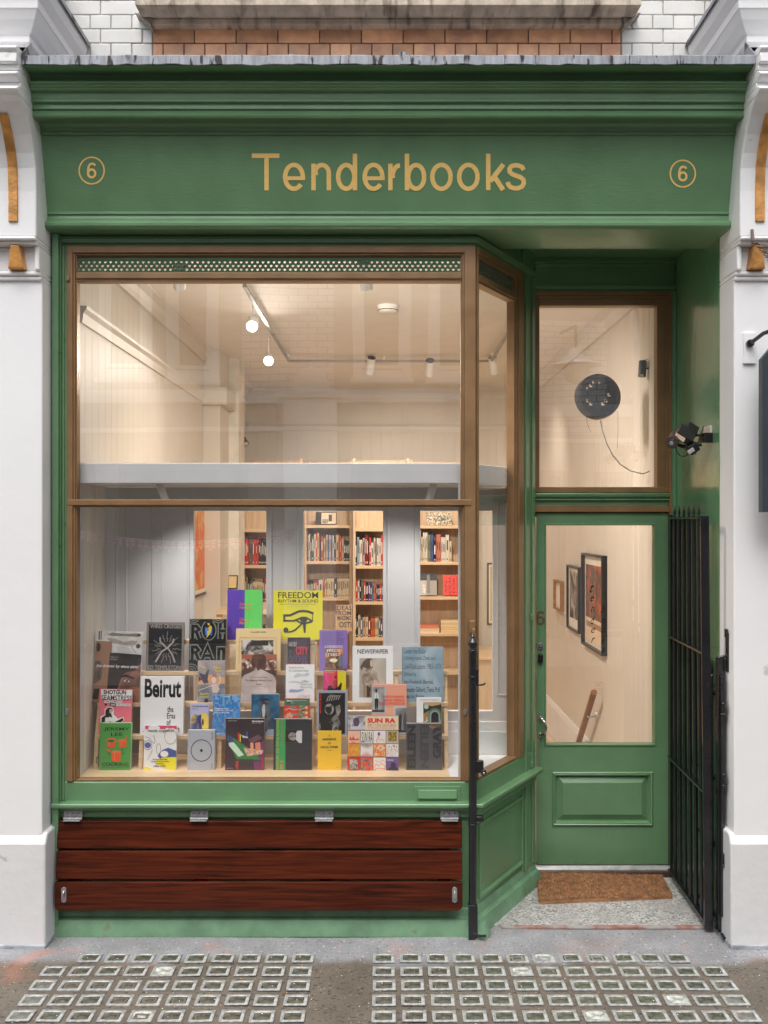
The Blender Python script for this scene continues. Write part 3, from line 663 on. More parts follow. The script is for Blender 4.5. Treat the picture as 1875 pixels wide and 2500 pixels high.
b.add([(px0+.052, yf-.0042, pz0+.052), (px1-.052, yf-.0042, pz0+.052), (px1-.052, yf-.0042, pz1-.052), (px0+.052, yf-.0042, pz1-.052)], [(0,1,2,3)])
b.build('raised_panel', GREEN, leaf)
b = MB(); b.moulded(gx0-.006, gx1+.006, gz0-.006, gz1+.006, [(-.004, yf), (-.001, yf-.006), (.004, yf-.006), (.008, yf+.012)]); b.build('glazing_bead', GREEN, leaf)
pane(gx0, gx1, yf+.014, gz0, gz1, 'door_pane', leaf)
b = MB(); v2, f2 = [], []
for q, pts in enumerate(six(1319.5, 1509, .5)):
    v, f = stroke2d(pts, 4.5); b.add([P(x-1.0*0, y, yf-.002-.0006*q) for x, y in v], f)
b.build('door_number', mat('brass_numeral', (.17,.09,.05), rough=.4, metal=.3), leaf)
b = MB(); c = P(1319, 1577, yf); b.cyl(c, c+Vector((0,-.008,0)), .018, STEEL); b.cyl(c+Vector((0,-.008,0)), c+Vector((0,-.012,0)), .011, BLACKM); b.cyl(c+Vector((0,-.012,0)), c+Vector((0,-.014,0)), .006, STEEL); b.build('lock_cylinder', STEEL, leaf, .001, 40)
b = MB(); c = P(1319, 1606, yf); b.box(c.x-.013, c.x+.013, c.y-.022, c.y, c.z-.026, c.z+.026); b.build('keypad', BLACKM, leaf, .008)
b = MB(); c0 = P(1319, 1751, yf); c1 = P(1319, 1794, yf)
for c in (c0, c1): b.cyl(c, c+Vector((0,-.006,0)), .013)
b.tube([c0+Vector((0,-.004,.0)), c0+Vector((.004,-.03,-.004)), c0+Vector((.018,-.045,-.02)), (c0+c1)/2+Vector((.024,-.05,0)), c1+Vector((.018,-.045,.02)), c1+Vector((.004,-.03,.004)), c1+Vector((0,-.004,0))], .0065, seg=12)
b.build('pull_handle', mat('nickel', (.5,.48,.45), rough=.18, metal=1, var=.1), leaf, 0, 50)
def glasstext(par, body, px, py, h_px, yy, bold=.0, shear=.35, wpx=None, m=None, Mx=None, name='glass_lettering'):
    vs, fs = text_geo(body, bold, shear); s = (yy+D)/F; c = P(px, py, yy)
    w_ = (wpx if wpx else h_px*.8)*s; hh = h_px*s
    b = MB(); b.add([(c.x-w_/2+v[0]*w_, yy, c.z-hh/2+v[1]*hh) for v in vs], fs); return b, m
bb = MB()
for ch, px, py, h in [('t',1445,1437,19),('e',1446,1462,13),('n',1447,1488,13),('d',1447,1514,20),('e',1448,1539,13),('r',1448,1563,13),('b',1472,1487,20),('o',1473,1515,13),('o',1473,1539,13),('k',1473,1563,20),('s',1474,1587,13)]:
    q, _ = glasstext(leaf, ch, px, py, h, yf+.0125, 0.0, .45, 10); bb.v += q.v; n0 = len(bb.v)-len(q.v); bb.f += [tuple(i+n0 for i in f) for f in q.f]; bb.m += q.m
bb.build('glass_lettering', ink((15,15,15)), leaf)
bb = MB()
for ln, py in [('6 CECIL COURT',1667),('LONDON',1671),('WC2N 4HE',1675),('020 7379 9464',1682),('TUE TO SAT',1686),('CLOSED SUNDAY',1692)]:
    q, _ = glasstext(leaf, ln, 1461, py, 2.4, yf+.0125, 0, 0, len(ln)*1.55); n0 = len(bb.v); bb.v += q.v; bb.f += [tuple(i+n0 for i in f) for f in q.f]; bb.m += q.m
bb.build('address_lettering', ink((120,100,80)), leaf)
b = MB(); b.prism_x([(YD+.05, Z(2126,YD)), (YD-.035, Z(2127,YD-.03)), (YD-.035, Z(2122,YD-.03)), (YD-.01, Z(2112,YD)), (YD+.05, Z(2112,YD))], xd0+.021, xd1-.016); b.build('threshold_strip', ALU, SF, .001)
b = MB(); b.box(xd0-.0, xd1-.0, YD-.05, YD+.06, .0, .037); b.build('door_sill', DARKWOOD, SF, .004)

# ------------------------------------------------------------------ things on the shopfront
# folded wall bench
bench = thing('folding_bench', 'varnished red brown slatted bench folded down flat under the window', 'bench', None, (-.57, -.07, .11))
def bpart(mb, n, m, bev=.004, sm=False, par=None):
    o = mb.build(n, m, par or bench, bev, sm)
    if par is None: o.location = (.57, .07, -.11)
    return o
slats = [(2004, 2070, -.045), (2078, 2145, -.060), (2153, 2222, -.075)]
xb0, xb1 = -1.528, X(1128, -.05)
for i, (a, c, y) in enumerate(slats):
    b = MB(); z1_, z0_ = Z(a, y), Z(c, y)
    if i < 2: b.prism_x([(y-.011, z0_), (y+.016, z0_), (y+.021, z1_), (y-.001, z1_)], xb0, xb1)
    else:
        r_ = .022; pr = [(xb0, z1_), (xb1, z1_)]+[(xb1-r_+r_*math.cos(t), z0_+r_+r_*math.sin(t)) for t in (0, -.5, -1.05, -math.pi/2)]+[(xb0+r_+r_*math.cos(t), z0_+r_+r_*math.sin(t)) for t in (-math.pi/2, -2.1, -2.64, -math.pi)]
        b.prism_y(pr[::-1], y-.008, y+.018)
    bpart(b, 'slat', MAHOG, .004)
for a, c in ((157, 202), (465, 509), (769, 814), (1075, 1119)):
    b = MB(); x0, x1 = X(a, -.03), X(c, -.03); b.box(x0, x1, -.034, -.029, Z(1994, -.03), Z(1978, -.03)); b.cyl((x0, -.041, Z(1997, -.03)), (x1, -.041, Z(1997, -.03)), .0065)
    b.box(x0+.004, x1-.004, -.064, -.03, Z(2004, -.05)+.0005, Z(2004, -.05)+.004)
    for q in range(3): b.cyl((x0+(x1-x0)*(.2+.3*q), -.0335, Z(1985, -.03)), (x0+(x1-x0)*(.2+.3*q), -.0355, Z(1985, -.03)), .0032, BLACKM, 8)
    bpart(b, 'hinge', HINGE, .0008)
for q in (-1.45, -.86, -.27, .28):
    b = MB(); b.box(q-.03, q+.03, -.040, -.014, Z(2215, -.05), Z(2010, -.05)); bpart(b, 'batten', MAHOG, .002)
for a, c in ((149, 162), (1104, 1116)):
    b = MB(); x = X((a+c)/2, -.085); z1_, z0_ = Z(2166, -.085), Z(2204, -.085); r_ = .0115
    pr = [(x+r_*math.cos(t), z1_-r_+r_*math.sin(t)) for t in [math.pi*k/8 for k in range(9)]]+[(x-r_*math.cos(t), z0_+r_-r_*math.sin(t)) for t in [math.pi*k/8 for k in range(9)]]
    b.prism_y(pr[::-1], -.0855, -.082); b.tube([(x, -.086, z1_-.018), (x, -.095, z1_-.026), (x, -.097, (z0_+z1_)/2), (x, -.095, z0_+.026), (x, -.086, z0_+.018)], .004)
    bpart(b, 'pull_plate', STEEL, .0006, 40)
# security post
post = thing('iron_post', 'slim black iron gate post standing at the corner of the bay', 'post', None, (X(1154,-.07), -.07, 0))
pxc = X(1154, -.07)
def pp(mb, n, m=BLACK, bev=.001, sm=40):
    o = mb.build(n, m, post, bev, sm); o.location = (-pxc, .07, 0); return o
b = MB(); b.cyl((pxc, -.07, .02), (pxc, -.07, Z(1590,-.07)), .0185, seg=20); b.box(pxc-.021, pxc+.021, -.092, -.05, .0, .16)
for py_ in (1652, 2012): b.cyl((pxc, -.07, Z(py_, -.07)-.004), (pxc, -.07, Z(py_, -.07)+.004), .0215)
pp(b, 'shaft')
zz = Z(1592, -.07)
b = MB(); b.lathe((pxc, -.07, zz), [(.0185,0),(.022,.004),(.022,.010),(.015,.014),(.013,.022),(.021,.030),(.024,.040),(.021,.050),(.012,.058),(.009,.066),(.012,.072),(.004,.086)]); pp(b, 'finial')
for py_, L_ in ((1672, .055), (1880, .06), (1996, .07)):
    b = MB(); z_ = Z(py_, -.07)
    if py_ == 1880:
        b.box(pxc+.015, pxc+.05, -.082, -.058, z_-.01, z_+.045); b.cyl((pxc+.05, -.085, z_-.01), (pxc+.05, -.055, z_-.01), .014); b.cyl((pxc+.051, -.087, z_-.012), (pxc+.051, -.084, z_-.012), .006, STEEL)
    elif py_ == 1672: b.box(pxc+.012, pxc+.026, -.08, -.06, z_-.006, z_+.075); b.tube([(pxc+.018, -.07, z_), (pxc+.03, -.07, z_-.002), (pxc+.052, -.072, z_+.002), (pxc+.058, -.073, z_+.010)], .0045)
    else: b.box(pxc+.015, pxc+.052, -.078, -.045, z_-.016, z_+.006)
    pp(b, 'latch' if py_ != 1996 else 'bracket', BLACK, .002)
b = MB(); b.tube([(pxc, -.09, .03), (pxc+.03, -.10, .024), (pxc+.06, -.105, .026)], .006); pp(b, 'drop_bolt')
b = MB(); z_ = Z(1531, -.04); xx = X(1153, -.03); b.box(xx-.014, xx+.014, -.046, -.018, z_-.03, z_+.03); b.box(xx-.004, xx+.010, -.07, -.046, z_-.045, z_-.005); b.build('post_bracket', BRONZE, SF, .003)
# tall gate folded into the porch
def spear(b, x, y, z, s=1.0, m=None):
    b.lathe((x, y, z), [(.006*s,0),(.011*s,.008*s),(.006*s,.014*s),(.011*s,.03*s),(.006*s,.06*s),(.001,.085*s)], m, 10)
gate = thing('tall_gate', 'tall black iron barred gate folded back against the porch wall', 'gate', 'black iron gates', (1.51, 0, .0))
Yg0, Yg1 = YD-.03, -.005
def gx(t, z): return 1.560+(1.512-1.560)*t+(1.9-z)*.010*t        # t=0 at the hinge, 1 at the free end; leans out slightly
def gp(mb, n, bev=.0015, sm=False): o = mb.build(n, BLACK, gate, bev, sm); o.location = (-1.51, 0, 0); return o
zb_, zt2 = .035, 1.955
def bar(b, t, z0, z1, wx, wy):
    y = Yg0+(Yg1-Yg0)*t
    vs = [(gx(t, z)+dx*wx, y+dy*wy, z) for z in (z0, z1) for dx, dy in ((-1,-1),(1,-1),(1,1),(-1,1))]
    b.add(vs, [(0,3,2,1),(4,5,6,7),(0,1,5,4),(1,2,6,5),(2,3,7,6),(3,0,4,7)])
b = MB(); bar(b, 0, zb_-.02, zt2+.02, .008, .020); gp(b, 'hinge_stile')
b = MB(); bar(b, 1, zb_-.02, zt2+.01, .020, .0075); gp(b, 'lock_stile')
for zr in (zt2, Z(1595, 0), Z(1934, 0), zb_+.01):
    b = MB(); vs = []
    for t in (0.01, .99):
        y = Yg0+(Yg1-Yg0)*t
        vs += [(gx(t, zr)+dx*.019, y, zr+dz*.005) for dx, dz in ((-1,-1),(1,-1),(1,1),(-1,1))]
    b.add(vs, [(0,1,2,3)[::-1],(4,5,6,7),(0,1,5,4),(1,2,6,5),(2,3,7,6),(3,0,4,7)]); gp(b, 'rail')
for k in range(6):
    t = (k+1)/7; y = Yg0+(Yg1-Yg0)*t
    b = MB(); b.cyl((gx(t, zb_), y, zb_), (gx(t, zt2), y, zt2), .011, seg=10); spear(b, gx(t, zt2), y, zt2+.004, .72); gp(b, 'bar', 0, 40)
for pz in (.30, 1.15, 1.88):
    b = MB(); b.cyl((1.566, YD-.03, pz), (1.566, YD-.03, pz+.05), .010); gp(b, 'gate_hinge', 0, 40)
# short folded gate
g2 = thing('short_gate', 'short black spear topped gate folded edge on beside the tall gate', 'gate', 'black iron gates', (1.575, -.03, 0))
def gp2(mb, n, bev=.001, sm=False): o = mb.build(n, BLACK, g2, bev, sm); o.location = (-1.575, .03, 0); return o
zg2 = 1.20
for k in range(7):
    y = .24-.035*k; x = 1.578-.003*k
    b = MB(); b.cyl((x, y, .05), (x, y, zg2), .0075, seg=10); spear(b, x, y, zg2, .85)
    b.cyl((x, y, zg2-.05), (x, y, zg2-.035), .011, seg=10); gp2(b, 'bar', 0, 40)
for zr in (zg2-.08, .72, .40, .07):
    b = MB(); b.box(1.566, 1.586, .0, .26, zr-.006, zr+.006); gp2(b, 'rail')
b = MB(); b.box(1.560, 1.590, -.055, -.015, .02, 1.30); b.box(1.566, 1.584, -.075, -.055, .10, 1.22)
for zr in (.35, .72, 1.05): b.cyl((1.575, -.082, zr), (1.575, -.082, zr+.05), .012); b.cyl((1.575, -.082, zr-.01), (1.575, -.082, zr), .015)
b.cyl((1.560, -.05, 1.30), (1.596, -.05, 1.31), .007); gp2(b, 'hanging_stile', .002, 40)
b = MB(); b.box(1.590, 1.597, -.09, -.06, 1.24, 1.42); b.box(1.582, 1.592, -.09, -.07, 1.40, 1.44); gp2(b, 'wall_bracket', .002)
b = MB(); b.box(1.582, 1.597, -.09, -.03, .03, .13); b.tube([(1.57,-.07,.02),(1.57,-.11,.015)], .008); gp2(b, 'floor_bolt', .002)
# door mat
COIR = mat('coir', (.33,.17,.08), rough=.95, var=.25, vscale=18, bump=.8, bscale=150)
dm = thing('doormat', 'curled brown coir doormat lying on the speckled step', 'doormat', None, (1.14, .50, .006))
cor = [Vector((.785, .30, 0)), Vector((1.475, .37, 0)), Vector((1.50, .655, 0)), Vector((.83, .665, 0))]
def matp(u, v): return (cor[0]*(1-u)*(1-v)+cor[1]*u*(1-v)+cor[2]*u*v+cor[3]*(1-u)*v)
b = MB(); n1, n2 = 40, 20; vs = []
def mz(u, v): return .018+.006*math.sin(u*5)+.008*max(0, 1-u*6)*max(0, v*2-1)
for j in range(n2+1):
    for i in range(n1+1):
        u, v = i/n1, j/n2; p = matp(u, v); vs.append((p.x, p.y, .006+mz(u, v)))
k0 = len(vs)
for j in range(n2+1):
    for i in range(n1+1):
        p = matp(i/n1, j/n2); vs.append((p.x, p.y, .0065))
q = lambda i, j: j*(n1+1)+i
fs = [(q(i, j), q(i+1, j), q(i+1, j+1), q(i, j+1)) for j in range(n2) for i in range(n1)]
fs += [(q(i, 0)+k0, q(i+1, 0)+k0, q(i+1, 0), q(i, 0)) for i in range(n1)]+[(q(i+1, n2)+k0, q(i, n2)+k0, q(i, n2), q(i+1, n2)) for i in range(n1)]
fs += [(q(0, j+1)+k0, q(0, j)+k0, q(0, j), q(0, j+1)) for j in range(n2)]+[(q(n1, j)+k0, q(n1, j+1)+k0, q(n1, j+1), q(n1, j)) for j in range(n2)]
b.add(vs, fs); o = b.build('mat_base', COIR, dm); o.location = (-1.14, -.50, -.006)
b = MB(); rr = random.Random(2); vs = []; fs = []
for i in range(26000):
    u, v = rr.random(), rr.random()
    if rr.random() < .12: 
        if rr.random() < .5: v = rr.choice((0., 1.))
        else: u = rr.choice((0., 1.))
    p = matp(u, v); z = .006+mz(u, v)-.002; h = rr.uniform(.007, .015); a = rr.uniform(0, 6.28); lx, ly = rr.gauss(0, .005), rr.gauss(0, .005)
    dx, dy = .0016*math.cos(a), .0016*math.sin(a); k = len(vs)
    vs += [(p.x-dx, p.y-dy, z), (p.x+dx, p.y+dy, z), (p.x+lx, p.y+ly, z+h)]; fs.append((k, k+1, k+2))
b.add(vs, fs); o = b.build('coir_pile', mat('coir_fibre', (.40,.21,.10), rough=.8, var=.3, vscale=30, island=.55), dm); o['kind'] = 'stuff'; o.location = (-1.14, -.50, -.006)
# cctv and flood lamp on the reveal
cc = thing('wall_camera', 'black bullet camera on a bracket on the green porch wall', 'security camera', None, (1.55, .1, 2.3))
fl = thing('flood_light', 'weathered black floodlight with motion sensor above the porch camera', 'flood light', None, (1.55, .15, 2.35))
def rel(root, mb, n, m, bev=.001, sm=40):
    o = mb.build(n, m, root, bev, sm); o.location = -Vector(root.location); return o
Yc = .16
b = MB(); a = P(1622, 1078, Yc-.06); c = P(1650, 1066, Yc+.03); b.cyl(P(1641, 1080, Yc-.07), P(1652, 1062, Yc+.0), .028, seg=24); b.cyl(P(1640, 1081, Yc-.075), P(1641, 1080, Yc-.07), .030, seg=24); rel(cc, b, 'camera_body', mat('weathered_black', (.05,.035,.028), rough=.4, var=.3, vscale=30))
b = MB(); b.cyl(P(1639.6, 1081.6, Yc-.077), P(1640, 1081, Yc-.075), .023, seg=24); b.cyl(P(1639.4, 1082, Yc-.079), P(1639.6, 1081.6, Yc-.077), .010, STEEL, 16); rel(cc, b, 'lens', mat('lens_glass', (.03,.03,.035), rough=.08, coat=1))
b = MB(); b.tube([P(1650, 1084, Yc), P(1665, 1090, Yc), P(1690, 1089, Yc), P(1712, 1085, Yc)], .009, seg=10); rel(cc, b, 'arm', BLACKM)
b = MB(); b.tube([P(1650, 1088, Yc), P(1652, 1102, Yc), P(1660, 1113, Yc), P(1672, 1114, Yc), P(1684, 1106, Yc)], .0025, seg=6); rel(cc, b, 'cable', BLACKM)
def obox(c, ax, ay, az, hx, hy, hz, b, m=None):
    M = Matrix.Rotation(az, 4, 'Z') @ Matrix.Rotation(ay, 4, 'Y') @ Matrix.Rotation(ax, 4, 'X')
    vs = [c+M @ Vector((sx*hx, sy*hy, sz*hz)) for sx, sy, sz in ((-1,-1,-1),(1,-1,-1),(1,1,-1),(-1,1,-1),(-1,-1,1),(1,-1,1),(1,1,1),(-1,1,1))]
    b.add(vs, [(0,3,2,1),(4,5,6,7),(0,1,5,4),(1,2,6,5),(2,3,7,6),(3,0,4,7)], m)
b = MB(); obox(P(1672, 1060, Yc-.03), -.5, .55, 0, .045, .022, .033, b); obox(P(1684, 1052, Yc), -.5, .55, 0, .03, .03, .026, b); rel(fl, b, 'lamp_housing', BLACKM, .004, 0)
b = MB(); obox(P(1661, 1065, Yc-.058), -.5, .55, 0, .026, .004, .024, b); rel(fl, b, 'lamp_glass', mat('lamp_glass', (.40,.28,.20), rough=.15, coat=1), .001, 0)
b = MB(); obox(P(1690, 1094, Yc-.03), .2, -.6, 0, .026, .022, .024, b); rel(fl, b, 'sensor', BLACKM, .005, 0)
b = MB(); obox(P(1687, 1101, Yc-.054), .2, -.6, 0, .017, .004, .010, b); rel(fl, b, 'sensor_window', mat('sensor_lens', (.45,.42,.42), rough=.4), .002, 0)
b = MB(); b.box(X(1678,Yc), X(1724,Yc), Yc-.02, Yc+.0, Z(1066,Yc), Z(1060,Yc)); b.box(X(1712,Yc), 1.597, Yc-.04, Yc+.03, Z(1080,Yc), Z(1058,Yc)); b.tube([P(1712, 1070, Yc), P(1700, 1090, Yc), P(1718, 1040, Yc)], .0025); rel(fl, b, 'bracket', BLACKM, .002, 0)
b = MB(); b.box(1.585, 1.597, Yc-.03, Yc+.06, Z(1060,Yc), Z(1040,Yc)); b.box(1.50, 1.53, Yc+.0, Yc+.012, Z(1110,Yc), Z(1085,Yc)); rel(fl, b, 'junction_box', mat('cream_plastic', (.62,.55,.48), rough=.5), .003, 0)
# hanging sign and bracket on the right pilaster
hg = thing('hanging_sign', 'dark grey framed sign board hanging from an iron rod on the pilaster', 'sign', None, (1.85, -.25, 1.98))
b = MB(); c0 = P(1829, 850, -.16); b.box(X(1814,-.155), X(1845,-.155), -.162, -.1505, Z(888,-.155), Z(813,-.155)); pl = rel(hg, b, 'wall_plate', STUCCO, .002, 0)
b = MB(); b.cyl((c0.x, -.162, c0.z+.02), (c0.x, -.18, c0.z+.02), .017); b.tube([(c0.x, -.18, c0.z+.02), (c0.x+.03, -.25, c0.z+.05), (c0.x+.12, -.62, c0.z+.06)], .0095, seg=12); rel(hg, b, 'rod', BLACK)
b = MB(); fx, fy, fx2, fz0, fz1 = X(1851,-.25), -.30, X(1851,-.25)+.17, Z(1247,-.28), Z(868,-.28)
b.prism_y([(fx, fz0), (fx+.6, fz0), (fx+.6, fz1+.05), (fx+.06, fz1+.05), (fx, fz1-.02)][::-1], -.30, -.27); rel(hg, b, 'sign_board', mat('slate_sign_board', (.10,.12,.135), rough=.4, var=.15, bump=.2), .002, 0)
b = MB(); pr = [(fx-.006, fz0-.006), (fx+.606, fz0-.006), (fx+.606, fz1+.056), (fx+.055, fz1+.056), (fx-.006, fz1-.018)]; pi = [(fx+.022, fz0+.022), (fx+.578, fz0+.022), (fx+.578, fz1+.028), (fx+.07, fz1+.028), (fx+.022, fz1-.032)]
n5 = 5; vs = [(x, -.312, z) for x, z in pr]+[(x, -.312, z) for x, z in pi]+[(x, -.27, z) for x, z in pr]+[(x, -.3005, z) for x, z in pi]
b.add(vs, [(i, (i+1) % 5, 5+(i+1) % 5, 5+i) for i in range(5)]+[(i, (i+1) % 5, 10+(i+1) % 5, 10+i) for i in range(5)]+[(5+i, 5+(i+1) % 5, 15+(i+1) % 5, 15+i) for i in range(5)]); rel(hg, b, 'sign_frame', mat('slate_frame', (.035,.045,.055), rough=.35, bump=.3), .001, 0)
b = MB(); b.tube([(c0.x+.06, -.30, c0.z+.055), (c0.x+.062, -.30, c0.z+.02), (c0.x+.058, -.295, fz1+.05)], .004); b.tube([(c0.x+.055+.009*math.cos(t*.6), -.285, c0.z-.02+.02*math.sin(t*.6)) for t in range(11)], .003); rel(hg, b, 'chain_hook', STEEL)
ch = MB()
for k in range(9):
    p = P(1840+k*5, 590+k*4+k*k*.2, -.30)
    ch.tube([p+Vector((.010*math.cos(t), (.006*math.sin(t) if k % 2 else 0), (0 if k % 2 else .006*math.sin(t)))) for t in [q*.7 for q in range(10)]], .0022, seg=6)
ch.cyl(P(1836, 562, -.235), P(1838, 592, -.28), .007)
tag(ch.build('chain', mat('rusty_chain', (.14,.10,.08), rough=.7, var=.4), None, 0, 40), 'short rusty chain hooked under the gilt console on the pilaster', 'chain')

# ------------------------------------------------------------------ neighbours and the far side of the alley
b = MB()
for s in (-1, 1):
    xa_ = XL-.225 if s < 0 else XR+.225
    b.box(xa_+s*.002, s*7, -.0, .3, -.02, 3.38)
b.box(-7, -2.202, YW, YW+.3, 3.385, 8); b.box(2.202, 7, YW, YW+.3, 3.385, 8); b.box(-2.2, 2.2, YW+.01, YW+.3, 5.002, 8)
tag(b.build('neighbouring_wall', STUCCO), 'plain white walls of the neighbouring frontages outside the pilasters', 'wall')
def tile_mat():
    m = bpy.data.materials.new('far_glazed_tiles'); m.use_nodes = True; n = m.node_tree.nodes; l = m.node_tree.links; p = n['Principled BSDF']
    tc = n.new('ShaderNodeTexCoord'); mp = n.new('ShaderNodeMapping'); mp.inputs['Rotation'].default_value = (R(90), 0, 0); l.new(tc.outputs['Object'], mp.inputs[0])
    br = n.new('ShaderNodeTexBrick'); br.inputs['Scale'].default_value = 1; br.inputs['Brick Width'].default_value = .225; br.inputs['Row Height'].default_value = .078; br.inputs['Mortar Size'].default_value = .005
    br.inputs['Color1'].default_value = (.86,.85,.82,1); br.inputs['Color2'].default_value = (.78,.77,.74,1); br.inputs['Mortar'].default_value = (.30,.28,.26,1)
    l.new(mp.outputs[0], br.inputs['Vector']); l.new(br.outputs[0], p.inputs['Base Color']); p.inputs['Roughness'].default_value = .3; return m
OPP = thing('terrace_building', 'pale terrace opposite, mirrored faintly in the shop glass', 'building', None, (0, -6.6, 0))
FARW = mat('far_stucco', (.52,.49,.46), rough=.8, var=.05); FARL = mat('far_white_paint', (.88,.88,.88), rough=.6, var=.02); FARD = mat('far_dark_glass', (.10,.10,.11), rough=.2, var=.2)
FARD2 = mat('far_blind', (.26,.25,.24), rough=.6, var=.1, vscale=3, stretch=(1,1,30))
dv = 6.6; zv = D+dv
def RX(px): return (px-CX)*zv/F
def RZ(py): return H0-(py-CY)*zv/F
def op(mb, n, m, par=None):
    o = mb.build(n, m, par or OPP)
    if par is None: o.location = (0, dv, 0)
    return o
b = MB(); b.box(-9, 9, -dv-.5, -dv, .0, 5.9); op(b, 'wall', FARW)
b = MB(); b.box(RX(590), RX(812), -dv, -dv+.02, RZ(982), 5.6); b.box(RX(1317), RX(1550), -dv, -dv+.02, RZ(1030), 4.6); op(b, 'tile_facing', tile_mat())
b = MB(); b.box(-9, 9, -dv, -dv+.12, RZ(985), RZ(955)); b.box(-9, 9, -dv, -dv+.05, RZ(1055), RZ(1044)); b.box(-9, 9, -dv, -dv+.25, 5.6, 5.9); op(b, 'string_course', FARL)
for a, c, zt3, zb3 in [(240, 372, 560, 925), (408, 536, 560, 925), (860, 1004, 560, 925), (1045, 1190, 560, 925), (60, 190, 560, 925), (1620, 1760, 560, 925)]:
    x0, x1, z0, z1 = RX(a), RX(c), RZ(zb3), RZ(zt3)
    b = MB(); yy0 = -dv; b.ring_rect(x0, x1, z0, z1, .10, yy0, yy0+.06, FARL); b.ring_rect(x0+.10, x1-.10, z0+.12, z1-.1, .045, yy0, yy0+.03, FARL); b.box(x0+.1, x1-.1, yy0, yy0+.03, z0+1.35, z0+1.42, FARL); b.box(x0-.03, x1+.03, yy0, yy0+.10, z0-.06, z0, FARL)
    o = op(b, 'window', FARL)
    b = MB(); b.box(x0+.1, x1-.1, yy0+.002, yy0+.012, z0, z1, FARD2); q_ = b.build('blind', FARD2, o)
b = MB(); ca = RX(760); rz = RZ(975); b.box(ca-.30, ca+.30, -dv, -dv+.22, 0, rz); b.box(ca-.36, ca+.36, -dv, -dv+.26, rz, rz+.05)
pr = [(ca+.22*math.cos(t*math.pi/14), rz+.05+.31*math.sin(t*math.pi/14)) for t in range(15)]
b.prism_y(pr, -dv, -dv+.15); op(b, 'arched_pier', FARL)
for x0, x1 in ((-6.5, -3.4), (-3.1, -1.6), (-.4, 2.4), (2.8, 6.5)):
    b = MB(); b.box(x0, x1, -dv, -dv+.02, .5, 2.55, FARD); b.ring_rect(x0, x1, .4, 2.6, .08, -dv, -dv+.06, mat('far_shop_frame', (.20,.19,.18), rough=.5)); op(b, 'shop_window', FARD)
# bunting on the far side
bun = thing('bunting', 'string of small union flag bunting across the alley, mirrored in the window', 'bunting', None, (-1.6, -5.8, 1.7))
def bpos(px): 
    t = (px-437)/250; return Vector(((px-CX)*10.25/F, -5.8, H0-((1321-26*t*t if px < 437 else 1321-28*t*t)-CY)*10.25/F))
b = MB(); b.tube([bpos(p) for p in range(150, 721, 20)], .004); o = b.build('cord', ink((230,230,230)), bun); o.location = -Vector(bun.location)
for k in range(17):
    c = bpos(190+k*32); s = .062; rd, wh, bl = ink((200,80,80)), ink((240,240,240)), ink((120,132,180))
    b = MB(); f = lambda x, z, y=0: (c.x+x*s, -5.8+y, c.z+z*s)
    b.add([f(-1,0), f(1,0), f(1,-1.3), f(0,-2), f(-1,-1.3)], [(0,1,2,3,4)], bl)
    for x0, z0, x1, z1, m_ in ((-.25,0,.25,-1.85,wh),(-1,-.45,1,-1.0,wh)): b.add([f(x0,z0,.001), f(x1,z0,.001), f(x1,z1,.001), f(x0,z1,.001)], [(0,1,2,3)], m_)
    for p in (((-1,0),(-.8,0),(1,-1.3),(.75,-1.4)), ((1,0),(.8,0),(-1,-1.3),(-.75,-1.4))): b.add([f(*p[0],.0006), f(*p[1],.0006), f(*p[2],.0006), f(*p[3],.0006)], [(0,1,2,3)], wh)
    for x0, z0, x1, z1 in ((-.13,0,.13,-1.9),(-1,-.58,1,-.86)): b.add([f(x0,z0,.0016), f(x1,z0,.0016), f(x1,z1,.0016), f(x0,z1,.0016)], [(0,1,2,3)], rd)
    o = b.build('flag', bl, bun); o.location = -Vector(bun.location)
# street lamp over the alley (mirrored in the transom light)
sl_ = thing('street_lamp', 'wide shaded street lamp on the far wall, mirrored in the glass over the door', 'street lamp', None, (RX(1472), -5.6, 4.0))
lx = (1472-CX)*10.05/F; lz = H0-(840-CY)*10.05/F
b = MB(); b.lathe((lx, -5.6, lz), [(.31,0),(.29,.02),(.18,.05),(.17,.10),(.10,.12),(.07,.22)]); o = b.build('shade', FARL, sl_, 0, 30); o.location = -Vector(sl_.location)
b = MB(); b.lathe((lx, -5.6, lz), [(.02,-.22),(.10,-.18),(.14,-.08),(.15,-.001)]); o = b.build('globe', mat('frosted_globe', (.75,.75,.72), rough=.2), sl_, 0, 60); o.location = -Vector(sl_.location)
b = MB(); b.tube([(lx, -5.6, lz+.21), (lx, -5.6, lz+.5), (lx, -6.58, lz+.6)], .02); o = b.build('arm', BLACKM, sl_); o.location = -Vector(sl_.location)

# ------------------------------------------------------------------ shop room
YB = 5.55; ZC = 3.335
def boards(b, p0, p1, z0, z1, n_, w=.112, m=None, t=.03):
    "tongue and groove boards between two ground points, n_ = direction the wall faces"
    p0 = Vector((*p0, 0)); p1 = Vector((*p1, 0)); d = p1-p0; L_ = d.length; d.normalize(); n_ = Vector((*n_, 0)); k = max(1, round(L_/w)); w = L_/k
    for i in range(k):
        a = p0+d*(i*w); pts = [(0, -.003), (.002, 0), (w-.002, 0), (w, -.003), (w, -t), (0, -t)]
        vs = [a+d*u+n_*v+Vector((0, 0, z)) for z in (z0, z1) for u, v in pts]
        b.add(vs, [(j, (j+1) % 6, 6+(j+1) % 6, 6+j) for j in range(6)]+[(5,4,3,2,1,0), (6,7,8,9,10,11)], m)
XI0, XI1 = -1.47, 1.53
b = MB(); b.box(-1.6, 1.6, .10, YB+.1, -.06, -.006); struct(b.build('shop_floor', FLOORM))
